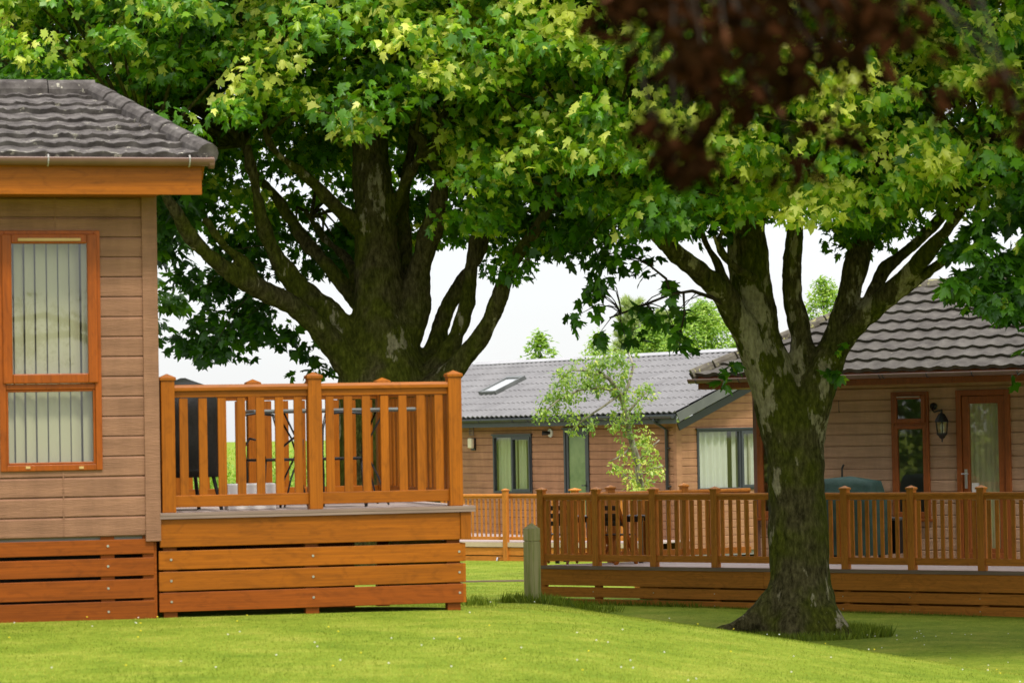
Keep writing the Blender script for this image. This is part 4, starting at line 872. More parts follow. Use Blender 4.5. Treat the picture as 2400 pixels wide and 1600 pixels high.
    mb = MB(0); mb.tube([(0, -.013, 0), (0, -.04, 0)], .1, 16); mb.build('base', M['white'], e); mb = MB(0); mb.tube([(0, -.04, 0), (-.03, -.1, -.0), (-.09, -.2, .0)], [.03, .05, .055], 12); mb.build('fixture_head', M['black'], e)
    x, z = f.hit(1107, 1010); mb = MB(0); rect_frame(mb, -.1, .1, -.11, .11, .02, -.03, -.013)
    for k in range(4): mb.box(-.08, .08, -.026, -.014, -.075 + k * .045, -.055 + k * .045)
    o = mb.build('air_vent', M['gut_n'], None); o.location = f.world(x, 0, z); o.rotation_euler = (0, 0, f.a); tag(o, 'small brown louvred vent above the cream wall light', 'vent')
mid_lodge()
FD = Frame(at(1090, 1270, 66.2).x, 66.2, -36, -1.24)
fdeck = empty('raised_deck', (FD.o.x, FD.o.y, FD.zb), FD.a, 'low deck with fine balusters in front of the grey roofed lodge, farthest away', 'deck', 'raised decks with slatted railings')
def far_deck():
    f = FD; zb = f.zb; U = f.U; Z = f.Z; zl = Z(1180, 1270); x0 = -3.0; x1 = U(1520, 1200); D_ = 2.6
    mb = MB(zb); mb.add([(x0, -.04, zl - .03), (x1, -.04, zl - .03), (x1 - .3, D_, zl - .03), (x0 - 1, D_ + 2.5, zl - .03), (x0, -.04, zl), (x1, -.04, zl), (x1 - .3, D_, zl), (x0 - 1, D_ + 2.5, zl)], [(0, 3, 2, 1), (4, 5, 6, 7), (0, 1, 5, 4), (1, 2, 6, 5), (2, 3, 7, 6), (3, 0, 4, 7)])
    mb.build('deck_floor', M['deck_pale'], fdeck)
    m_ = simple('pale_deck_edge', [(.3, (.5, .38, .25)), (.7, (.6, .47, .32))], bump=.1, var=0); mb = MB(zb); mb.box(x0, x1, -.06, -.042, zl - .1, zl + .002); mb.build('deck_edge', m_, fdeck)
    for a, b in ((1282, 1300), (1302.5, 1325)):
        mb = MB(zb); mb.box(x0, x1, -.03, -.0, Z(1180, b), Z(1180, a)); mb.build('fascia_board', M['mid_h'], fdeck)
    w = .11; ztop = Z(1180, 1157); kw = dict(hw=.045, hh=.055, sh=.05, b0=.05, bh=.07, bw=.04)
    ps = [U(p, 1200) for p in (1010, 1187, 1345)]; ps.append(ps[-1] + (ps[-1] - ps[-2])); ps[0] = ps[1] - (ps[2] - ps[1])
    for i, p in enumerate(ps):
        z0 = zl if i != 1 else Z(1180, 1318)
        post(f, fdeck, p, -.03 if i == 1 else .05, z0, ztop + .07, w if i != 2 else .13, 'mid_v', cap=1.0 if i != 2 else 1.35)
    for a, b in zip(ps, ps[1:]): railing(f, fdeck, (a, .05), (b, .05), zl, 14, ('mid_h', 'mid_v'), w, ztop, kw)
    mb = MB(zb); tx, tz = U(1172, 1305), Z(1172, 1306); mb.tube([(tx, -.03, tz), (tx, -.1, tz), (tx, -.12, tz - .06)], .02, 8); mb.build('tap', M['steel'], fdeck, label='small metal garden tap on the skirting')
far_deck()

# ================================================================== trees
def limb_mesh(name, parent, base, paths, Y0, voxel, mat, disp=.03, seed=0):
    """paths: lists of (dx, dy, radius px, depth offset) in the 2352 px view; joined into one smooth bark surface"""
    mb = MB(0)
    for p in paths:
        pts = []; rad = []
        for (dx, dy, r, o) in p:
            Y = Y0 + o; q = dat(dx, dy, Y); pts.append(q - base); rad.append(r / .98 * Y / FPX)
        # Catmull-Rom subdivision
        P2 = []; R2 = []
        for i in range(len(pts) - 1):
            p0 = pts[max(i - 1, 0)]; p1 = pts[i]; p2 = pts[i + 1]; p3 = pts[min(i + 2, len(pts) - 1)]
            for k in range(5):
                t = k / 5; a = .5 * ((2 * p1) + (p2 - p0) * t + (2 * p0 - 5 * p1 + 4 * p2 - p3) * t * t + (3 * p1 - p0 - 3 * p2 + p3) * t ** 3)
                P2.append(a); R2.append(rad[i] * (1 - t) + rad[i + 1] * t)
        P2.append(pts[-1]); R2.append(rad[-1])
        R2 = [r * (1 + .02 * math.sin(i * .9 + len(p))) for i, r in enumerate(R2)]
        mb.tube(P2, R2, 14)
    o = mb.build(name, mat, parent)
    rm = o.modifiers.new('r', 'REMESH'); rm.mode = 'VOXEL'; rm.voxel_size = voxel
    sm = o.modifiers.new('s', 'SMOOTH'); sm.iterations = 6; sm.factor = .6
    tx = bpy.data.textures.new('lumps', 'CLOUDS'); tx.noise_scale = .16; tx.noise_depth = 4
    dm = o.modifiers.new('d', 'DISPLACE'); dm.texture = tx; dm.strength = disp; dm.mid_level = .5
    tx2 = bpy.data.textures.new('swell', 'CLOUDS'); tx2.noise_scale = .5
    d2 = o.modifiers.new('d2', 'DISPLACE'); d2.texture = tx2; d2.strength = disp * 2.2; d2.mid_level = .5
    dg = bpy.context.evaluated_depsgraph_get(); ev = o.evaluated_get(dg); me = bpy.data.meshes.new_from_object(ev)
    o.modifiers.clear(); o.data = me; me.polygons.foreach_set('use_smooth', [True] * len(me.polygons))
    if not me.materials: me.materials.append(mat)
    return o
_h = [(-.09, .18), (.08, .30), (.03, .50), (.24, .34), (.38, .42), (.64, .60), (.62, .40), (.57, .22), (.72, .24), (.80, .15)]
MAPLE = np.array([(0, 0)] + _h + [(1, 0)] + [(a, -b) for a, b in _h[::-1]], float)
OVAL = np.array([(0, 0), (.3, .27), (.65, .25), (1, 0), (.65, -.25), (.3, -.27)], float)
BLADE = np.array([(0, -.04), (0, .04), (1, 0)], float)
def norm(a): return a / np.maximum(1e-9, np.linalg.norm(a, axis=1, keepdims=True))
def leaf_mesh(name, parent, base, pos, nrm, tip, size, tint, mat, shape=MAPLE, fold=.25, fan=True):
    n = len(pos); nrm = norm(nrm); tip = norm(tip - nrm * np.sum(tip * nrm, 1, keepdims=True)); sd = np.cross(nrm, tip)
    k = len(shape); pts = shape
    if fan: pts = np.vstack([shape, [[.35, 0]]])
    lr = np.random.default_rng(n); w_ = (lr.uniform(.55, 1.1, n) if fan else np.ones(n)); xy = pts[None] * size[:, None, None]; xy = xy * np.stack([np.ones(n), w_], 1)[:, None]
    if fan: xy = xy * (1 + lr.normal(size=(n, len(pts), 1)) * .09); fold = fold * lr.uniform(-.4, 3.0, n)[:, None]; crv = lr.uniform(-.1, .7, n)[:, None]
    else: crv = .22
    zz = (-fold * np.abs(pts[:, 1])[None] - crv * (pts[:, 0] ** 2)[None]) * size[:, None]
    V = pos[:, None] - np.array(base) + tip[:, None] * xy[:, :, :1] + sd[:, None] * xy[:, :, 1:] + nrm[:, None] * zz[:, :, None]
    m = len(pts); V = V.reshape(-1, 3)
    if fan:
        t = np.array([(k, i, (i + 1) % k) for i in range(k)])
    else: t = np.array([(0, 1, 2)])
    Fc = (t[None] + (np.arange(n) * m)[:, None, None]).reshape(-1, 3)
    me = bpy.data.meshes.new(name); me.vertices.add(len(V)); me.vertices.foreach_set('co', V.ravel())
    me.loops.add(Fc.size); me.loops.foreach_set('vertex_index', Fc.ravel().astype(np.int32))
    me.polygons.add(len(Fc)); me.polygons.foreach_set('loop_start', (np.arange(len(Fc)) * 3).astype(np.int32)); me.polygons.foreach_set('loop_total', np.full(len(Fc), 3, np.int32))
    at_ = me.attributes.new('tint', 'FLOAT', 'FACE'); at_.data.foreach_set('value', np.repeat(np.clip(tint, 0, 1), len(t)).astype(np.float32))
    me.update(calc_edges=True); me.materials.append(mat)
    o = bpy.data.objects.new(name, me); COL.objects.link(o)
    if parent: o.parent = parent
    return o
def spray_leaves(sprays, nper, size, rs, up=.7, outw=.45, droop=.7, jit=.55, thick=.5):
    """sprays: (n,3) centres, outward dirs, radius, brightness -> leaf arrays"""
    c, o, r, b = sprays; n = len(c); k = nper
    d = rs.normal(size=(n, k, 3)); d /= np.linalg.norm(d, axis=2, keepdims=True); rad = rs.random((n, k, 1)) ** .45
    off = d * rad * r[:, None, None]; off[:, :, 2] *= thick
    pos = c[:, None] + off
    # leaves sag away from the spray centre
    hor = np.linalg.norm(off[:, :, :2], axis=2); pos[:, :, 2] -= .35 * hor ** 2 / np.maximum(r[:, None], .1)
    o3 = norm(o)[:, None] + norm(off.reshape(-1, 3)).reshape(n, k, 3) * .6; up3 = np.array([0, 0, 1.0])
    nrm = up3 * up + o3 * outw + rs.normal(size=(n, k, 3)) * jit * .85
    tip = o3 * .6 - up3 * droop + rs.normal(size=(n, k, 3)) * jit
    sz = size * (.65 + .6 * rs.random((n, k)))
    top = off[:, :, 2] / np.maximum(r[:, None] * thick, .05)
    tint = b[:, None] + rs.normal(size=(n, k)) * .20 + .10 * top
    return pos.reshape(-1, 3), nrm.reshape(-1, 3), tip.reshape(-1, 3), sz.ravel(), tint.ravel()
from mathutils import noise as _ns
def clumpy(p):
    return np.array([_ns.noise(Vector((q[0] * .95, q[1] * .8, q[2] * 1.7))) for q in p])
def crown_sprays(center, radii, n, front, back, Y0, rs, rmin=.3, rmax=.6, bright=None, keep=None, zcut=9.5):
    c = []; o = []; R = []; B = []
    fx, fy = zip(*front); bx, by = zip(*back)
    C = np.array(center); Rd = np.array(radii); m = 0
    while m < n:
        q = rs.normal(size=(4000, 3)); q /= np.linalg.norm(q, axis=1, keepdims=True); t = rs.random((4000, 1)) ** .38
        p = C + q * t * Rd; px, py = proj_np(p); px = px * .98; py = py * .98
        yf = np.interp(px, fx, fy); yb = np.interp(px, bx, by); r = rs.uniform(rmin, rmax, 4000)
        lim = np.where(p[:, 1] < Y0 + .6, yf, yb); rp = r * FPX / p[:, 1] * .98
        ok = (py + rp * .42 < lim) & ((p[:, 2] < zcut) | (rs.random(4000) < .35))
        if keep is not None: ok &= keep(px, py, p, rs)
        nv = clumpy(p); ok &= ~((p[:, 1] < Y0 - .3) & (nv < -.10)); ok &= ~((p[:, 1] >= Y0 - .3) & (nv < -.32))
        for i in np.nonzero(ok)[0]:
            if m >= n: break
            d = p[i] - (C + np.array([0, 0, -1.5])); c.append(p[i]); o.append(d); R.append(r[i]); B.append((bright(px[i], py[i], p[i]) if bright else .5) + .85 * nv[i]); m += 1  # clump noise also paints lit clusters and dark gaps into the tint
    return np.array(c), np.array(o), np.array(R), np.array(B) + rs.normal(size=n) * .10
rs = np.random.default_rng(5)
# -------- tree A: big maple behind the near deck
YA = 38.0; bA = Vector((dat(885, 1200, YA).x, YA, float(gz(-1.7, YA))))
tA = empty('maple_tree', bA, 0, 'broad many-stemmed maple with mossy limbs rising behind the nearest deck', 'tree', 'maple trees')
A = [[(890, 1330, 150, 0), (888, 1150, 128, 0), (885, 1000, 118, 0), (885, 900, 112, 0), (880, 800, 88, 0), (870, 700, 60, 0), (866, 600, 52, 0), (860, 480, 50, 0), (852, 350, 45, .1), (846, 200, 36, .2), (850, 40, 28, .3), (856, -200, 20, .4)],
     [(880, 880, 70, 0), (820, 850, 48, -.2), (760, 785, 36, -.4), (690, 712, 29, -.7), (600, 665, 27, -1.0), (520, 622, 25, -1.3), (450, 560, 21, -1.6), (405, 490, 18, -1.9), (370, 420, 14, -2.1), (330, 330, 10, -2.3)],
     [(600, 665, 18, -1.0), (555, 600, 14, -1.2), (510, 560, 12, -1.4), (470, 500, 9, -1.5)],
     [(860, 830, 48, 0), (780, 745, 35, -.1), (700, 672, 31, -.2), (640, 600, 25, -.4), (600, 500, 20, -.6), (585, 420, 16, -.7), (568, 330, 12, -.8)],
     [(850, 730, 26, .2), (760, 622, 20, .4), (690, 540, 17, .6), (640, 460, 14, .7), (590, 400, 11, .8), (540, 300, 8, .9)],
     [(855, 560, 26, 0), (790, 490, 20, -.3), (740, 440, 16, -.6), (690, 395, 13, -.8), (625, 340, 12, -1.1), (600, 250, 10, -1.2), (560, 150, 8, -1.3)],
     [(850, 700, 22, .2), (800, 600, 14, .5), (740, 540, 11, .8), (700, 480, 8, 1)],
     [(900, 800, 60, 0), (950, 730, 44, 0), (962, 640, 35, 0), (988, 540, 29, -.1), (1012, 420, 20, -.3), (995, 350, 15, -.5), (1030, 250, 12, -.6)],
     [(920, 740, 34, .2), (935, 600, 21, .3), (925, 470, 16, .4), (945, 350, 12, .5), (960, 200, 10, .6)],
     [(960, 880, 45, .0), (995, 810, 28, .1), (1018, 730, 24, .2), (1050, 660, 22, .2), (1095, 590, 17, .2), (1130, 500, 12, .2)],
     [(970, 900, 40, -.2), (1030, 810, 28, -.2), (1065, 720, 22, -.2), (1082, 630, 17, -.2), (1090, 540, 12, -.2)],
     [(970, 920, 46, -.3), (1060, 830, 30, -.5), (1125, 740, 23, -.7), (1155, 660, 20, -.9), (1195, 580, 17, -1.1), (1260, 480, 12, -1.3), (1300, 400, 9, -1.4)],
     [(905, 480, 16, 0), (940, 400, 14, -.3), (975, 340, 12, -.6), (945, 300, 9, -.8)]]
A = A[:1] + [[(a, b, r * .87, o) for a, b, r, o in p] for p in A[1:]]
limb_mesh('trunk', tA, bA, A, YA, .028, M['bark'], .045)
frontA = [(-400, 700), (0, 330), (200, 330), (350, 440), (450, 330), (560, 280), (650, 300), (720, 265), (800, 330), (900, 320), (960, 310), (1000, 340), (1050, 480), (1040, 600), (1150, 640), (1240, 655), (1300, 590), (1400, 560), (1700, 400), (2300, 300)]
backA = [(-400, 700), (0, 560), (350, 590), (420, 510), (470, 560), (560, 640), (640, 650), (720, 655), (850, 650), (980, 610), (1060, 620), (1150, 640), (1240, 650), (1300, 590), (1400, 540), (1800, 450), (2400, 450)]
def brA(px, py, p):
    v = .33 + (.20 if p[1] < YA - 1.2 else .0) + .10 * np.clip((px - 400) / 900, 0, 1) - .25 * np.clip((py - 380) / 250, 0, 1)  # light painted into leaf tint: front and right sprays paler, lowest darker
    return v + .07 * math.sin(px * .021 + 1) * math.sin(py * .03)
keepA = lambda px, py, p, r_: ~((p[:, 1] > YA) & (p[:, 1] > 0) & (py > 380) & (r_.random(len(px)) < .25))
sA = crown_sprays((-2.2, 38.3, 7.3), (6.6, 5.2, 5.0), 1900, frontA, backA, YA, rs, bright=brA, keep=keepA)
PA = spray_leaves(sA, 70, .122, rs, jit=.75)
# drooping sprays below the long left limb
def hang(poly, n, Ya, Yb, rr=(.15, .3), b=.12, rs=rs):
    xs = [p[0] for p in poly]; ys = [p[1] for p in poly]; c = []; 
    def inside(x, y):
        w = False; j = len(poly) - 1
        for i in range(len(poly)):
            if (poly[i][1] > y) != (poly[j][1] > y) and x < (poly[j][0] - poly[i][0]) * (y - poly[i][1]) / (poly[j][1] - poly[i][1]) + poly[i][0]: w = not w
            j = i
        return w
    while len(c) < n:
        x, y = rs.uniform(min(xs), max(xs)), rs.uniform(min(ys), max(ys))
        if inside(x, y): c.append(tuple(dat(x, y, rs.uniform(Ya, Yb))))
    c = np.array(c); o = rs.normal(size=c.shape) * .5 + np.array([0, -1, .1]); return c, o, rs.uniform(rr[0], rr[1], n), np.full(n, b) + rs.normal(size=n) * .06
polyH = [(430, 610), (395, 650), (395, 690), (415, 740), (410, 790), (470, 805), (540, 800), (620, 785), (690, 800), (700, 850), (745, 860), (750, 815), (700, 760), (620, 700), (540, 650), (480, 610)]
hA = hang(polyH, 40, 37.5, 40.0); PH = spray_leaves(hA, 22, .14, rs, thick=.7)
h2 = hang([(355, 440), (350, 590), (385, 590), (400, 520), (430, 500), (440, 440)], 12, 36, 39); PH2 = spray_leaves(h2, 18, .17, rs, thick=.7)
cat = lambda *L: [np.concatenate(x) for x in zip(*L)]
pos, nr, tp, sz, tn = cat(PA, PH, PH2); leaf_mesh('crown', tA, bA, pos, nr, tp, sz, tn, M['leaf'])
def twigs(parent, base, starts, ends, r0=.014, r1=.004, name='twigs', mat='twig'):
    mb = MB(0); starts = [Vector(s_) for s_ in starts]
    for e_ in ends:
        e_ = Vector(e_); s_ = min(starts, key=lambda q: (q - e_).length); m = (s_ + e_) / 2 + Vector((0, 0, .12 * (s_ - e_).length)) + Vector((random.uniform(-.1, .1), random.uniform(-.1, .1), 0))
        mb.tube([s_ - base, (s_ * .6 + m * .4) - base + Vector((0, 0, .03)), m - base, e_ - base], [r0, r0 * .8, (r0 + r1) / 2, r1], 5)
    return mb.build(name, M[mat], parent, smooth=True)
def path_pts(paths, Y0, sel=None):
    r = []
    for i, p in enumerate(paths):
        if sel and i not in sel: continue
        for a, b in zip(p, p[1:]):
            for t in (0, .33, .66): r.append(dat(a[0] + (b[0] - a[0]) * t, a[1] + (b[1] - a[1]) * t, Y0 + a[3] + (b[3] - a[3]) * t))
    return r
twigs(tA, bA, path_pts(A, YA, [1, 2, 3]), [tuple(c) for c in hA[0][::4]], .008, .003)
idx = rs.choice(len(sA[0]), 260, replace=False); twigs(tA, bA, path_pts(A, YA), [tuple(c) for c in sA[0][idx]], .03, .006, 'branches', 'bark')
# -------- tree B: maple in front of the long deck
YB = 37.7; qB = dat(1838, 1440, YB); bB = Vector((qB.x, YB, float(gz(qB.x, YB))))
tB = empty('maple_tree', bB, 0, 'maple with pale patched trunk splitting low into stems, on the shaded lawn right of centre', 'tree', 'maple trees')
B_ = [[(1838, 1500, 135, 0), (1836, 1440, 112, 0), (1836, 1390, 92, 0), (1836, 1330, 78, 0), (1832, 1200, 70, 0), (1828, 1100, 69, 0), (1822, 1000, 72, 0), (1820, 950, 62, 0), (1820, 910, 40, 0)],
      [(1800, 1370, 50, -.1), (1745, 1418, 30, -.2), (1690, 1443, 18, -.25), (1635, 1456, 9, -.3)],
      [(1870, 1380, 48, -.1), (1915, 1430, 32, -.3), (1950, 1462, 18, -.45), (1985, 1480, 8, -.5)],
      [(1830, 1380, 55, -.2), (1820, 1440, 40, -.45), (1815, 1475, 20, -.6)],
      [(1800, 1040, 45, 0), (1785, 940, 52, 0), (1752, 850, 46, -.1), (1722, 780, 38, -.2), (1695, 735, 34, -.3), (1655, 668, 29, -.5), (1600, 622, 25, -.8), (1540, 572, 20, -1.1), (1490, 520, 16, -1.4), (1430, 440, 12, -1.7), (1380, 340, 9, -2)],
      [(1815, 1040, 55, 0), (1795, 940, 60, 0), (1768, 850, 55, 0), (1750, 780, 50, 0), (1730, 680, 50, 0), (1718, 580, 50, 0), (1716, 480, 45, 0), (1722, 350, 38, 0), (1735, 150, 30, 0), (1740, -150, 20, 0)],
      [(1830, 1040, 45, .1), (1838, 930, 42, .1), (1845, 840, 36, .1), (1838, 770, 28, .1), (1822, 690, 24, .1), (1820, 600, 23, .1), (1826, 500, 22, .1), (1820, 380, 20, .1), (1812, 200, 16, .1), (1800, -50, 12, .1)],
      [(1840, 1040, 50, 0), (1862, 930, 52, 0), (1895, 845, 42, 0), (1925, 780, 37, 0), (1945, 700, 32, 0), (1965, 620, 30, 0), (1985, 545, 27, .1), (2010, 440, 22, .2), (2040, 300, 18, .3), (2060, 100, 12, .4)],
      [(1925, 800, 32, 0), (1965, 745, 30, -.2), (2010, 705, 26, -.4), (2065, 650, 22, -.6), (2120, 592, 20, -.9), (2180, 520, 16, -1.2), (2230, 450, 12, -1.4), (2290, 350, 9, -1.6)],
      [(1985, 715, 22, -.2), (2015, 650, 15, -.1), (2038, 612, 16, 0), (2100, 562, 14, .1), (2165, 495, 12, .2), (2212, 425, 9, .3), (2260, 330, 7, .4)],
      [(2040, 690, 16, -.5), (2090, 655, 12, -.6), (2140, 618, 11, -.7), (2175, 590, 9, -.8), (2238, 520, 8, -1), (2270, 450, 6, -1.1), (2300, 400, 5, -1.2)],
      [(1672, 680, 18, -.5), (1650, 610, 12, -.5), (1622, 560, 9, -.6), (1600, 500, 7, -.7)],
      [(1735, 640, 12, -.5), (1690, 615, 9, -.7), (1662, 585, 8, -.8), (1640, 540, 7, -.9)]]
B_ = [[(a, b, r * .95, o) for a, b, r, o in p] for p in B_]
limb_mesh('trunk', tB, bB, B_, YB, .022, M['bark_b'], .035)
frontB = [(600, -200), (900, 40), (1000, 160), (1100, 330), (1150, 480), (1250, 560), (1320, 575), (1400, 560), (1500, 550), (1560, 575), (1620, 545), (1655, 520), (1700, 525), (1760, 530), (1800, 510), (1850, 565), (1890, 585), (1930, 550), (1965, 625), (2000, 615), (2040, 560), (2080, 500), (2150, 485), (2220, 500), (2290, 535), (2352, 520), (2500, 500), (3000, 700)]
backB = [(600, -200), (900, 40), (1100, 380), (1250, 590), (1340, 600), (1420, 600), (1500, 530), (1600, 530), (1700, 520), (1780, 530), (1860, 545), (1930, 520), (2000, 600), (2060, 560), (2110, 470), (2200, 440), (2300, 480), (2500, 550), (3000, 700)]
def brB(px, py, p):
    v = .36 + (.22 if p[1] < YB - 1.0 else -.03) - .28 * np.clip((py - 400) / 180, 0, 1) + .05 * np.clip((px - 1100) / 600, 0, 1)  # painted light: sprays before the trunk paler, those low in the crown darker
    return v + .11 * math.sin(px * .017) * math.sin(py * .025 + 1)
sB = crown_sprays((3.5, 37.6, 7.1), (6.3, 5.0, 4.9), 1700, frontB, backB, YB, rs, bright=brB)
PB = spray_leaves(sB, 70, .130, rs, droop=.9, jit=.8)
polyB = [(1330, 590), (1400, 575), (1480, 570), (1500, 610), (1440, 650), (1400, 690), (1320, 740), (1310, 700), (1345, 650)]
polyB2 = [(1350, 720), (1420, 690), (1480, 650), (1560, 640), (1610, 650), (1570, 720), (1590, 810), (1545, 800), (1500, 770), (1440, 830), (1400, 790), (1370, 770)]
polyB3 = [(1320, 560), (1480, 560), (1440, 600), (1380, 600), (1330, 600)]
hb = [hang(polyB, 11, 35.5, 37.5, (.08, .18), .2), hang(polyB2, 17, 35.5, 37.5, (.08, .16), .2), hang(polyB3, 8, 35.5, 37.5, (.12, .2), .2)]
hb = tuple(np.concatenate(x) for x in zip(*hb)); PHB = spray_leaves(hb, 8, .15, rs, thick=.8)
hs = hang([(1890, 830), (1935, 780), (1945, 860), (1900, 900)], 4, 37.2, 37.5, (.05, .12), .4); PS = spray_leaves(hs, 6, .12, rs, thick=1)
hs2 = hang([(1660, 830), (1705, 830), (1705, 880), (1665, 880)], 3, 36.6, 36.9, (.05, .12), .25); PS2 = spray_leaves(hs2, 5, .16, rs, thick=1)
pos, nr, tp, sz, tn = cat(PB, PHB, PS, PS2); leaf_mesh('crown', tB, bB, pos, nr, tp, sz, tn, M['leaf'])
thin = [[(1690, 712, 6, -.4), (1640, 685, 5, -.6), (1590, 668, 4, -.8), (1540, 676, 3, -1), (1480, 700, 3, -1.1), (1400, 730, 2, -1.2)], [(1540, 676, 3, -1), (1530, 640, 3, -1), (1480, 600, 2, -1)], [(1570, 670, 3, -.9), (1572, 720, 2, -.9), (1560, 780, 2, -.9)]]
mb = MB(0)
for p in thin: mb.tube([dat(a, b, YB + o) - bB for a, b, r, o in p], [r / .98 * YB / FPX for a, b, r, o in p], 6)
mb.build('twigs', M['twig'], tB, smooth=True)
twigs(tB, bB, path_pts(B_, YB, [4]) + path_pts(thin, YB), [tuple(c) for c in hb[0]], .009, .003)
idx = rs.choice(len(sB[0]), 230, replace=False); twigs(tB, bB, path_pts(B_[4:], YB), [tuple(c) for c in sB[0][idx]], .028, .006, 'branches', 'bark')
# -------- tree C: dark tree at the right edge; tree D: dark tree behind the left lodge
def plain_tree(name, base, h, R, n, label, cat_, mat, lsize, br, group=None, sprays=None, shape=MAPLE, per=30, tr=.25, rr=(.35, .7), wid=None, limit=9999):
    e = empty(name, base, 0, label, cat_, group); wid = wid or R
    mb = MB(0); mb.tube([(0, 0, -.2), (.05, 0, h * .25), (0, .1, h * .55), (.1, 0, h * .9)], [tr, tr * .8, tr * .5, tr * .15], 10)
    for k in range(9):
        a = k * 2.4; z0 = h * (.25 + .06 * k); l = R * .75
        mb.tube([(0, 0, z0), (l * .5 * math.cos(a), l * .5 * math.sin(a), z0 + l * .35), (l * math.cos(a), l * math.sin(a), z0 + l * .6)], [tr * .4, tr * .25, tr * .08], 7)
    mb.build('trunk', M['bark'] if tr > .1 else M['twig'], e, smooth=True)
    q = rs.normal(size=(n, 3)); q /= np.linalg.norm(q, axis=1, keepdims=True); p = np.array([0, 0, h * .6]) + q * rs.random((n, 1)) ** .4 * np.array([wid, wid, h * .42])
    p += np.array(base)
    ax, ay = proj_np(p); kk = ~((ax > -60) & (ax < 2460) & (ay > limit / .98)); p = p[kk]; n = len(p); o = p - (np.array(base) + np.array([0, 0, h * .45]))
    sp_ = (p, o, rs.uniform(*rr, n), np.full(n, br) + rs.normal(size=n) * .15)
    if sprays is not None: sp_ = tuple(np.concatenate(x) for x in zip(sp_, sprays))
    L = spray_leaves(sp_, per, lsize, rs); leaf_mesh('crown', e, base, *L, mat, shape=shape); return e
hc = hang([(2190, 560), (2180, 640), (2190, 690), (2300, 720), (2420, 740), (2420, 380), (2330, 440), (2260, 500)], 46, 33.5, 36, (.1, .24), .32)
q_ = rs.normal(size=(420, 3)); q_ /= np.linalg.norm(q_, axis=1, keepdims=True); q_ = np.array([7.6, 31.5, 8.4]) + q_ * rs.random((420, 1)) ** .4 * np.array([3.2, 3.6, 1.7])  # unseen leaves added above the frame to shade the right of the lawn
ax_, ay_ = proj_np(q_); q_ = q_[~((ay_ > -70) & (ax_ < 2470))]; hc = tuple(np.concatenate(x) for x in zip(hc, (q_, q_ - np.array([8.6, 36, 5]), rs.uniform(.4, .7, len(q_)), np.full(len(q_), .5))))
bC = Vector((8.6, 36, float(gz(8.6, 36))))
e = plain_tree('maple_tree', bC, 8.5, 3.3, 420, 'dark maple hanging its leaves in from the right edge over the brown roof', 'tree', M['leaf'], .17, .22, 'maple trees', hc, limit=400)
bD = Vector((-9.5, 46, float(gz(-9.5, 46))))
plain_tree('broadleaf_tree', bD, 12, 5.2, 700, 'dark broadleaf tree behind the roof of the tan lodge at the left edge', 'tree', M['leaf_dk'], .2, .5)
bE = Vector((-17, 62, float(gz(-17, 62))))  # unseen tree, added for its reflection in the far windows
plain_tree('broadleaf_tree', bE, 9, 4.5, 380, 'unseen green broadleaf tree added far behind the tan lodge to reflect in the far windows', 'tree', M['leaf'], .24, .45)
# dark foliage of a further tree, top centre-right
bF = Vector((6.5, 52, float(gz(6.5, 52))))
# -------- background trees above the roofs
def bgtree(px, dtop, dbot, Y, wpx, n, label, mat, ls, br, shape=OVAL, per=40, name='broadleaf_tree', rr=(.15, .4), grp='trees beyond the grey roof'):
    x = dat(px, dtop, Y).x; zt = dat(px, dtop, Y).z; base = Vector((x, Y, float(gz(x, Y)))); h = zt - base.z
    e = empty(name, base, 0, label, 'tree', grp); R = wpx / .98 * Y / FPX / 2
    mb = MB(0); mb.tube([(0, 0, -.2), (.03, 0, h * .5), (0, 0, h * .92)], [.1, .07, .015], 8); mb.build('trunk', M['twig'], e, smooth=True)
    zb_ = dat(px, dbot, Y).z - base.z - 1.0
    t = rs.random(n); a = rs.uniform(0, 2 * math.pi, n); z = zb_ + (h - zb_) * t; rad = R * np.sqrt(rs.random(n)) * np.clip(1.25 * (1 - t) ** .6, .08, 1)
    p = np.stack([x + rad * np.cos(a), Y + rad * np.sin(a), base.z + z], 1); o = p - np.array([x, Y, base.z + h * .4])
    L = spray_leaves((p, o, rs.uniform(*rr, n), np.full(n, br) + rs.normal(size=n) * .12), per, ls, rs, thick=.9, droop=.3); leaf_mesh('crown', e, base, *L, mat, shape=shape)
    # upright shoots poking out of the top
    return e
bgtree(1240, 765, 840, 78, 105, 60, 'small round-leaved tree poking above the left part of the grey roof', M['leaf_bg'], .15, .35, per=22)
def pine():
    Y = 84
    for k, (px, top, w) in enumerate(((1450, 695, 120), (1525, 720, 90))):
        x = dat(px, top, Y).x; zt = dat(px, top, Y).z; base = Vector((x, Y, float(gz(x, Y)))); h = zt - base.z
        e = empty('pine_tree', base, 0, ['taller feathery pale green pine beyond the middle of the grey roof', 'shorter feathery pine right beside the taller one, beyond the grey roof'][k], 'tree', 'feathery pines beyond the grey roof')
        mb = MB(0); mb.tube([(0, 0, -.2), (0, 0, h * .97)], [.12, .015], 8); mb.build('trunk', M['twig'], e)
        R = w / .98 * Y / FPX / 2 * 1.15; n = 16000; t = rs.random(n) ** .8; br = rs.integers(0, 70, n); a = br * 2.4 + rs.normal(size=n) * .12; tl = br / 70
        z = h * (.35 + .65 * tl); ln = R * (1.15 - tl) ** .7 * t; p = np.stack([ln * np.cos(a), ln * np.sin(a), z + ln * .55], 1) + rs.normal(size=(n, 3)) * .02
        tipd = np.stack([np.cos(a), np.sin(a), np.full(n, 1.1)], 1) + rs.normal(size=(n, 3)) * .55
        leaf_mesh('crown', e, (0, 0, 0), p, rs.normal(size=(n, 3)), tipd, np.full(n, .2), .5 + rs.normal(size=n) * .2, M['leaf_pine'], shape=BLADE * np.array([1, 2.0]), fan=False)
pine()
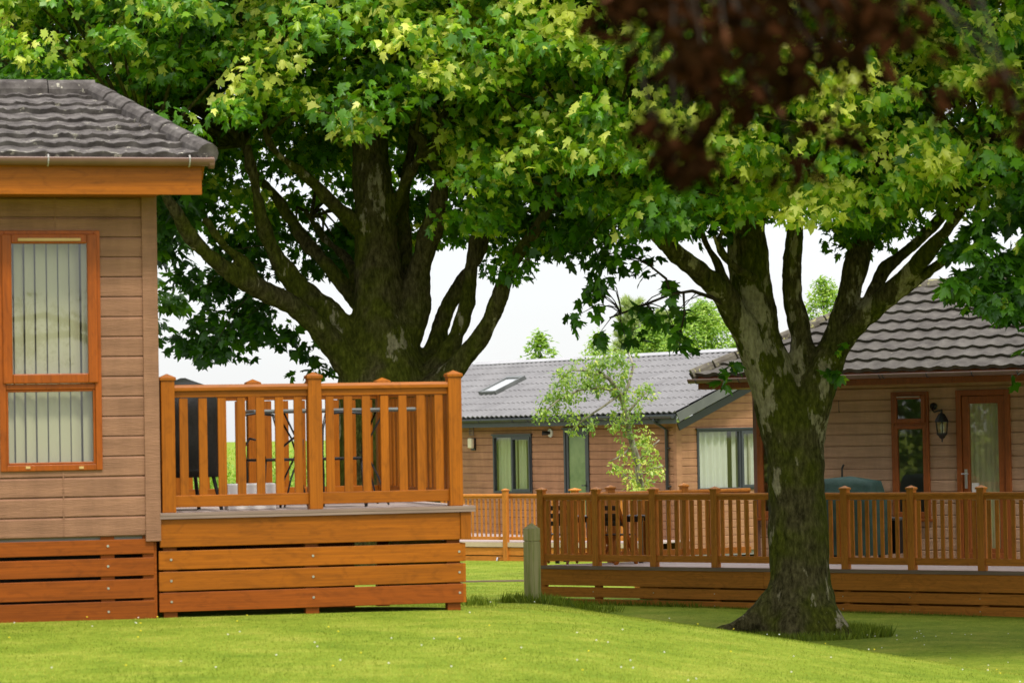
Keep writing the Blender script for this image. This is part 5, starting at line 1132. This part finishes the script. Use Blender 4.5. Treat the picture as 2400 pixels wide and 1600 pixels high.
bgtree(1615, 700, 830, 80, 250, 300, 'bushy bright green tree between the pines and the big trunk', M['leaf_bg'], .1, .45, per=50)
bgtree(1560, 735, 830, 79, 70, 40, 'narrow bright green sapling between the pines and the bushy tree', M['leaf_bg'], .1, .55, per=36)
bgtree(1890, 640, 760, 76, 140, 110, 'bright green leafy shoots seen through the fork of the big trunk', M['leaf_bg'], .1, .5, per=36, rr=(.12, .3))
bgtree(1500, 745, 835, 81, 170, 150, 'low spreading bright tree in front of the pines beyond the grey roof', M['leaf_bg'], .1, .4, per=40)
bgtree(1375, 770, 840, 82, 110, 70, 'low fresh green treetop just left of the pines', M['leaf_bg'], .1, .6, per=30)
# -------- crooked pear tree in front of the grey roofed lodge
YP = 56.0; xP = dat(1478, 1200, YP).x; bP = Vector((xP, YP, float(gz(xP, YP))))
tP = empty('pear_tree', bP, 0, 'slender crooked young tree with small yellow-green leaves in front of the grey roofed lodge', 'tree')
pp = [[(1480, 1300, 9, 0), (1476, 1200, 9, 0), (1472, 1120, 9, 0), (1462, 1050, 8, 0), (1447, 1000, 7, 0), (1438, 950, 7, 0), (1425, 905, 6, 0), (1400, 870, 5, -.1), (1370, 850, 4, -.2)],
      [(1430, 915, 4, 0), (1445, 880, 3.5, 0), (1455, 840, 3, .1), (1440, 800, 2, .1)], [(1440, 950, 4, 0), (1465, 920, 3, 0), (1490, 895, 2, .1)],
      [(1420, 900, 4, 0), (1380, 890, 3, -.2), (1330, 895, 3, -.3), (1280, 920, 2, -.4), (1240, 955, 1.5, -.4)], [(1400, 870, 4, 0), (1350, 850, 3, .2), (1310, 850, 2, .3), (1280, 880, 1.5, .3)],
      [(1455, 1020, 3, 0), (1430, 1045, 2, -.1), (1400, 1060, 1.5, -.1)], [(1465, 1060, 3, 0), (1490, 1030, 2, 0), (1515, 1010, 1.5, 0)], [(1470, 1090, 3, 0), (1500, 1075, 2, 0), (1525, 1070, 1.5, 0)], [(1475, 1110, 3, 0), (1440, 1095, 2, 0), (1410, 1070, 1.5, 0)], [(1425, 905, 3, 0), (1390, 930, 2.5, -.1), (1345, 960, 2, -.1), (1310, 990, 1.5, -.1)]]
mb = MB(0)
for p in pp: mb.tube([dat(a, b, YP + o) - bP for a, b, r, o in p], [r / .98 * YP / FPX for a, b, r, o in p], 8)
mb.build('trunk', M['birch'], tP, smooth=True)
el = [(1330, 880, 60, 38, 60), (1285, 925, 50, 30, 36), (1395, 855, 50, 42, 50), (1435, 930, 40, 45, 40), (1465, 1055, 42, 55, 46), (1370, 820, 55, 22, 26), (1480, 900, 24, 22, 16), (1250, 950, 30, 16, 12), (1340, 975, 30, 25, 16), (1470, 1110, 30, 25, 20), (1510, 1080, 22, 12, 7), (1410, 1075, 20, 10, 6), (1430, 980, 25, 30, 16), (1490, 1010, 16, 30, 7), (1300, 860, 30, 25, 14), (1440, 820, 18, 30, 8)]
c = []; bb = []
for (ex_, ey_, rx_, ry_, n) in el:
    for _ in range(n):
        a = random.uniform(0, 6.28); r = math.sqrt(random.random()); c.append(tuple(dat(ex_ + rx_ * r * math.cos(a), ey_ + ry_ * r * math.sin(a), YP + random.uniform(-.5, .5)))); bb.append(.45 if ey_ < 1000 else .75)
c = np.array(c); L = spray_leaves((c, rs.normal(size=c.shape) * .6 + np.array([0, -.8, .2]), rs.uniform(.06, .15, len(c)), np.array(bb) + rs.normal(size=len(c)) * .12), 11, .078, rs, thick=1, droop=.6)
leaf_mesh('crown', tP, bP, *L, M['leaf_pear'], shape=OVAL)
# -------- copper beech close to the camera, trunk outside the frame on the right
bb_ = Vector((4.6, 8.6, -.3)); tE = empty('copper_beech', bb_, 0, 'copper beech bough of dark red leaves, out of focus across the top right', 'tree')
mb = MB(0); mb.tube([(0, 0, -.2), (0, 0, 1.5), (-.1, -.1, 3.2), (.1, 0, 5.5)], [.28, .24, .2, .1], 14)
mb.tube([(-.05, -.05, 2.9), (-1.3, -.5, 3.5), (-2.6, -.9, 3.35), (-3.6, -1.1, 3.05)], [.09, .06, .035, .012], 8)
mb.tube([(-.05, -.05, 3.2), (-1.5, -1.1, 3.8), (-3.0, -1.4, 3.6), (-4.3, -1.3, 3.3)], [.08, .05, .03, .01], 8)
mb.build('trunk', M['bark'], tE, smooth=True)
YE = 7.4
polyE = [(1430, -60), (1420, 60), (1530, 190), (1480, 260), (1560, 330), (1720, 310), (1800, 270), (1870, 240), (1960, 290), (2080, 250), (2180, 250), (2260, 330), (2352, 330), (2420, 260), (2420, -60)]
def hang2(poly, n, Ya, Yb, rr): return hang(poly, n, Ya, Yb, rr, .45)
h1 = tuple(np.concatenate(x) for x in zip(hang2([(1430, -80), (1430, 0), (1500, 70), (1580, 100), (1720, 130), (1800, 140), (1950, 120), (2060, 80), (2110, 20), (2120, -80)], 84, 5.7, 7.0, (.06, .13)), hang2([(1540, 90), (1520, 170), (1600, 230), (1730, 245), (1810, 190), (1900, 160), (2000, 140), (2060, 80), (1800, 110)], 24, 5.7, 7.0, (.05, .10))))
h2_ = hang2([(2140, 190), (2160, 260), (2280, 330), (2420, 320), (2420, 230), (2250, 170)], 8, 5.8, 7, (.03, .06))
h3 = hang2([(1370, -60), (1360, 20), (1460, 130), (1480, -60)], 10, 5.8, 7, (.02, .05))
h4 = hang2([(1780, 330), (1850, 270), (1950, 290), (1900, 360), (1780, 420)], 5, 5.8, 7, (.02, .04))
h5 = hang2([(1800, -700), (1700, -100), (3000, 0), (4200, -100), (4200, -700)], 260, 6.4, 9.6, (.08, .2))
h6 = hang2([(1380, 230), (1480, 330), (1560, 380), (1700, 370), (1560, 300), (1450, 220)], 12, 5.8, 7, (.03, .06))
hE = tuple(np.concatenate(x) for x in zip(h1, h2_, h3, h4, h5, h6))
L = spray_leaves(hE, 10, .052, rs, thick=.8, droop=.5); leaf_mesh('crown', tE, bb_, *L, M['leaf_beech'], shape=OVAL)
lb = [Vector(bb_) + Vector(v) for v in [(-.05, -.05, 2.9), (-1.3, -.5, 3.5), (-2.0, -.7, 3.42), (-2.6, -.9, 3.35), (-3.1, -1.0, 3.2), (-3.6, -1.1, 3.05), (-3.0, -1.4, 3.6), (-3.6, -1.35, 3.45), (-4.3, -1.3, 3.3)]]
twigs(tE, bb_, lb, [tuple(q) for q in hE[0][::2]], .007, .002)

# ================================================================== hedge beyond the near deck
n = 1500; hx = rs.uniform(-24, -3.5, n); hy = 82 + rs.uniform(-.6, .6, n); hz = gz(hx, hy) + rs.random(n) * 2.55
L = spray_leaves((np.stack([hx, hy, hz], 1), np.tile([0, -1, .3], (n, 1)).astype(float) + rs.normal(size=(n, 3)) * .4, rs.uniform(.2, .35, n), .45 + rs.normal(size=n) * .15), 26, .1, rs, thick=1)
hd = leaf_mesh('hedge', None, (0, 0, 0), *L, M['leaf_bg'], shape=OVAL); tag(hd, 'loose green hedge seen between the balusters of the nearest deck', 'hedge')
n = 1300; hy = rs.uniform(30, 56, n); hx = -13.5 + rs.uniform(-.6, .6, n); hz = gz(hx, hy) + rs.random(n) * 4.2  # unseen hedge added so the brown lodge windows reflect dark green
L = spray_leaves((np.stack([hx, hy, hz], 1), np.tile([1, 0, .3], (n, 1)).astype(float) + rs.normal(size=(n, 3)) * .4, rs.uniform(.3, .6, n), .4 + rs.normal(size=n) * .15), 30, .2, rs, thick=1)
hd = leaf_mesh('hedge', None, (0, 0, 0), *L, M['leaf'], shape=OVAL); tag(hd, 'tall unseen green hedge added left of the frame to reflect in the windows of the brown lodge', 'hedge')
# ================================================================== bollard, edging
def bollard():
    q = at(1249, 1412, 38.0); base = Vector((q.x, 38.0, float(gz(q.x, 38.0)))); zt = at(1249, 1224, 38.0).z; h = zt - base.z
    o = MB(0); w = .078; g = h - at(0, 0, 1).z * 0 - .24
    o.box(-w, w, -w, w, -.2, g); o.box(-w + .008, w - .008, -w + .008, w - .008, g, g + .012); o.box(-w, w, -w, w, g + .012, h - .075)
    o.add([(-w, -w, h - .075), (w, -w, h - .075), (w, w, h - .075), (-w, w, h - .075), (0, 0, h)], [(0, 1, 4), (1, 2, 4), (2, 3, 4), (3, 0, 4)])
    m = simple('weathered_post', [(.28, (.12, .135, .03)), (.42, (.26, .27, .08)), (.55, (.42, .37, .18)), (.8, (.52, .44, .28))], (9, 9, .7), 1.2, rough=.9, bump=.6, bscale=(60, 60, 4), bdist=.01, var=0)
    b = o.build('wooden_bollard', m, None, bevel=.006); b.location = base; b.rotation_euler = (0, 0, math.radians(47)); tag(b, 'greenish weathered wooden bollard with pointed top on the lawn between two decks', 'bollard')
bollard()
mb = MB(0); pts = [(x, 54 - .12 * x, float(gz(x, 54 - .12 * x)) + .02) for x in np.linspace(-4, 3.5, 16)]
for a, b in zip(pts, pts[1:]): mb.beam(a, b, .04, .03)
o = mb.build('lawn_edging', M['deck_lip'], None); tag(o, 'thin timber edging strip crossing the far bright lawn behind the bollard', 'edging')

# ================================================================== grass and flowers
def vis_points(n, pxr, Yr, rs, filt=None):
    px = rs.uniform(*pxr, n); u = rs.random(n); Y = 1 / (1 / Yr[0] + (1 / Yr[1] - 1 / Yr[0]) * u); X = (px - 1200) / FPX * Y
    if filt is not None:
        k = filt(X, Y); X, Y = X[k], Y[k]
    return X, Y
def not_under(X, Y):
    l = (X - FN.o.x) * FN.w.x + (Y - FN.o.y) * FN.w.y; a = (X - FN.o.x) * FN.u.x + (Y - FN.o.y) * FN.u.y
    l2 = (X - FR.o.x) * FR.w.x + (Y - FR.o.y) * FR.w.y; a2 = (X - FR.o.x) * FR.u.x + (Y - FR.o.y) * FR.u.y
    return ~((l > .03) & (a < 2.9)) & ~((l2 > .05) & (a2 > .0))
def grass(name, X, Y, h, tint, label=None, wid=.012):
    n = len(X); Z = gz(X, Y); p = np.stack([X, Y, Z - .004], 1); tip = np.tile([0, 0, 1.0], (n, 1)) + rs.normal(size=(n, 3)) * np.array([.45, .45, .1])
    nr = rs.normal(size=(n, 3)) * np.array([1, 1, .1]); o = leaf_mesh(name, None, (0, 0, 0), p, nr, tip, h, tint, M['grass'], shape=np.array([(0, -wid * 12), (0, wid * 12), (1, 0)]), fold=0, fan=False); tag(o, kind='stuff')
    if label: tag(o, label, 'grass')
    return o
nzf = lambda X, Y: .5 + .22 * np.sin(X * 2.1 + 1.3 * np.sin(Y * 1.1)) * np.sin(Y * .9 + X * .4) + .12 * np.sin(X * 5.3 + Y * 3.1)
X, Y = vis_points(170000, (-120, 2520), (17.5, 46), rs, not_under)
X2, Y2 = vis_points(60000, (950, 1350), (40, 66), rs)
X = np.concatenate([X, X2]); Y = np.concatenate([Y, Y2]); grass('mown_grass', X, Y, .012 + .012 * rs.random(len(X)), nzf(X, Y) + rs.normal(size=len(X)) * .2, 'short mown grass covering the lawns')
# longer grass round the trunk, the bollard and the deck foot
Xs, Ys, Hs = [], [], []
def ring(cx, cy, r0, r1, n, h, front=False):
    a = rs.uniform(0, 6.28, n); r = rs.uniform(r0, r1, n); Xs.append(cx + r * np.cos(a)); Ys.append(cy + r * np.sin(a)); Hs.append(h * (.5 + rs.random(n)))
ring(bB.x, bB.y - .1, .5, .9, 4500, .09); ring(bB.x + .7, bB.y - .05, 0, .45, 3000, .13); ring(bB.x - .4, bB.y - .45, 0, .5, 1600, .08)
q = at(1249, 1412, 38); ring(q.x, 38, .12, .4, 700, .12); ring(at(1315, 1400, 43).x, 43, 0, .9, 900, .12); ring(at(1120, 1400, 31).x, 31, 0, .2, 200, .10)
for t in rs.random(2600): 
    a = t * 7.5; w3 = FR.world(a, -.06 - rs.random() * .25, 0); Xs.append(np.array([w3.x])); Ys.append(np.array([w3.y])); Hs.append(np.array([.03 + .09 * rs.random() * (1 if a < 3 else .4)]))
X = np.concatenate(Xs); Y = np.concatenate(Ys); Hh = np.concatenate(Hs)
grass('long_grass', X, Y, Hh, .22 + rs.normal(size=len(X)) * .15, 'longer uncut grass round the big trunk and along the long deck', .005)
def flowers(name, n, mat, label, r, area):
    mb = MB(0)
    X, Y = area(n)
    Z = gz(X, Y)
    for x, y, z in zip(X, Y, Z):
        h = .03 + random.random() * .03; mb.lathe((x, y, z + h), [(r * .3, 0), (r, .006), (r * .4, .010)], 6)
    o = mb.build(name, mat, None); tag(o, label, 'flowers', kind='stuff')
def ar1(n):
    a = vis_points(n, (0, 2400), (20, 40), rs, not_under); m = n // 3; cx = rs.normal(bB.x + 1.0, .6, m); cy = rs.normal(bB.y - .5, .5, m); return np.concatenate([a[0], cx]), np.concatenate([a[1], cy])
flowers('daisies', 70, M['daisy'], 'tiny white daisies scattered over the lawn', .007, ar1)
flowers('buttercups', 40, M['butter'], 'tiny yellow flowers scattered over the near lawn', .009, lambda n: vis_points(n, (0, 2400), (20, 38), rs, not_under))
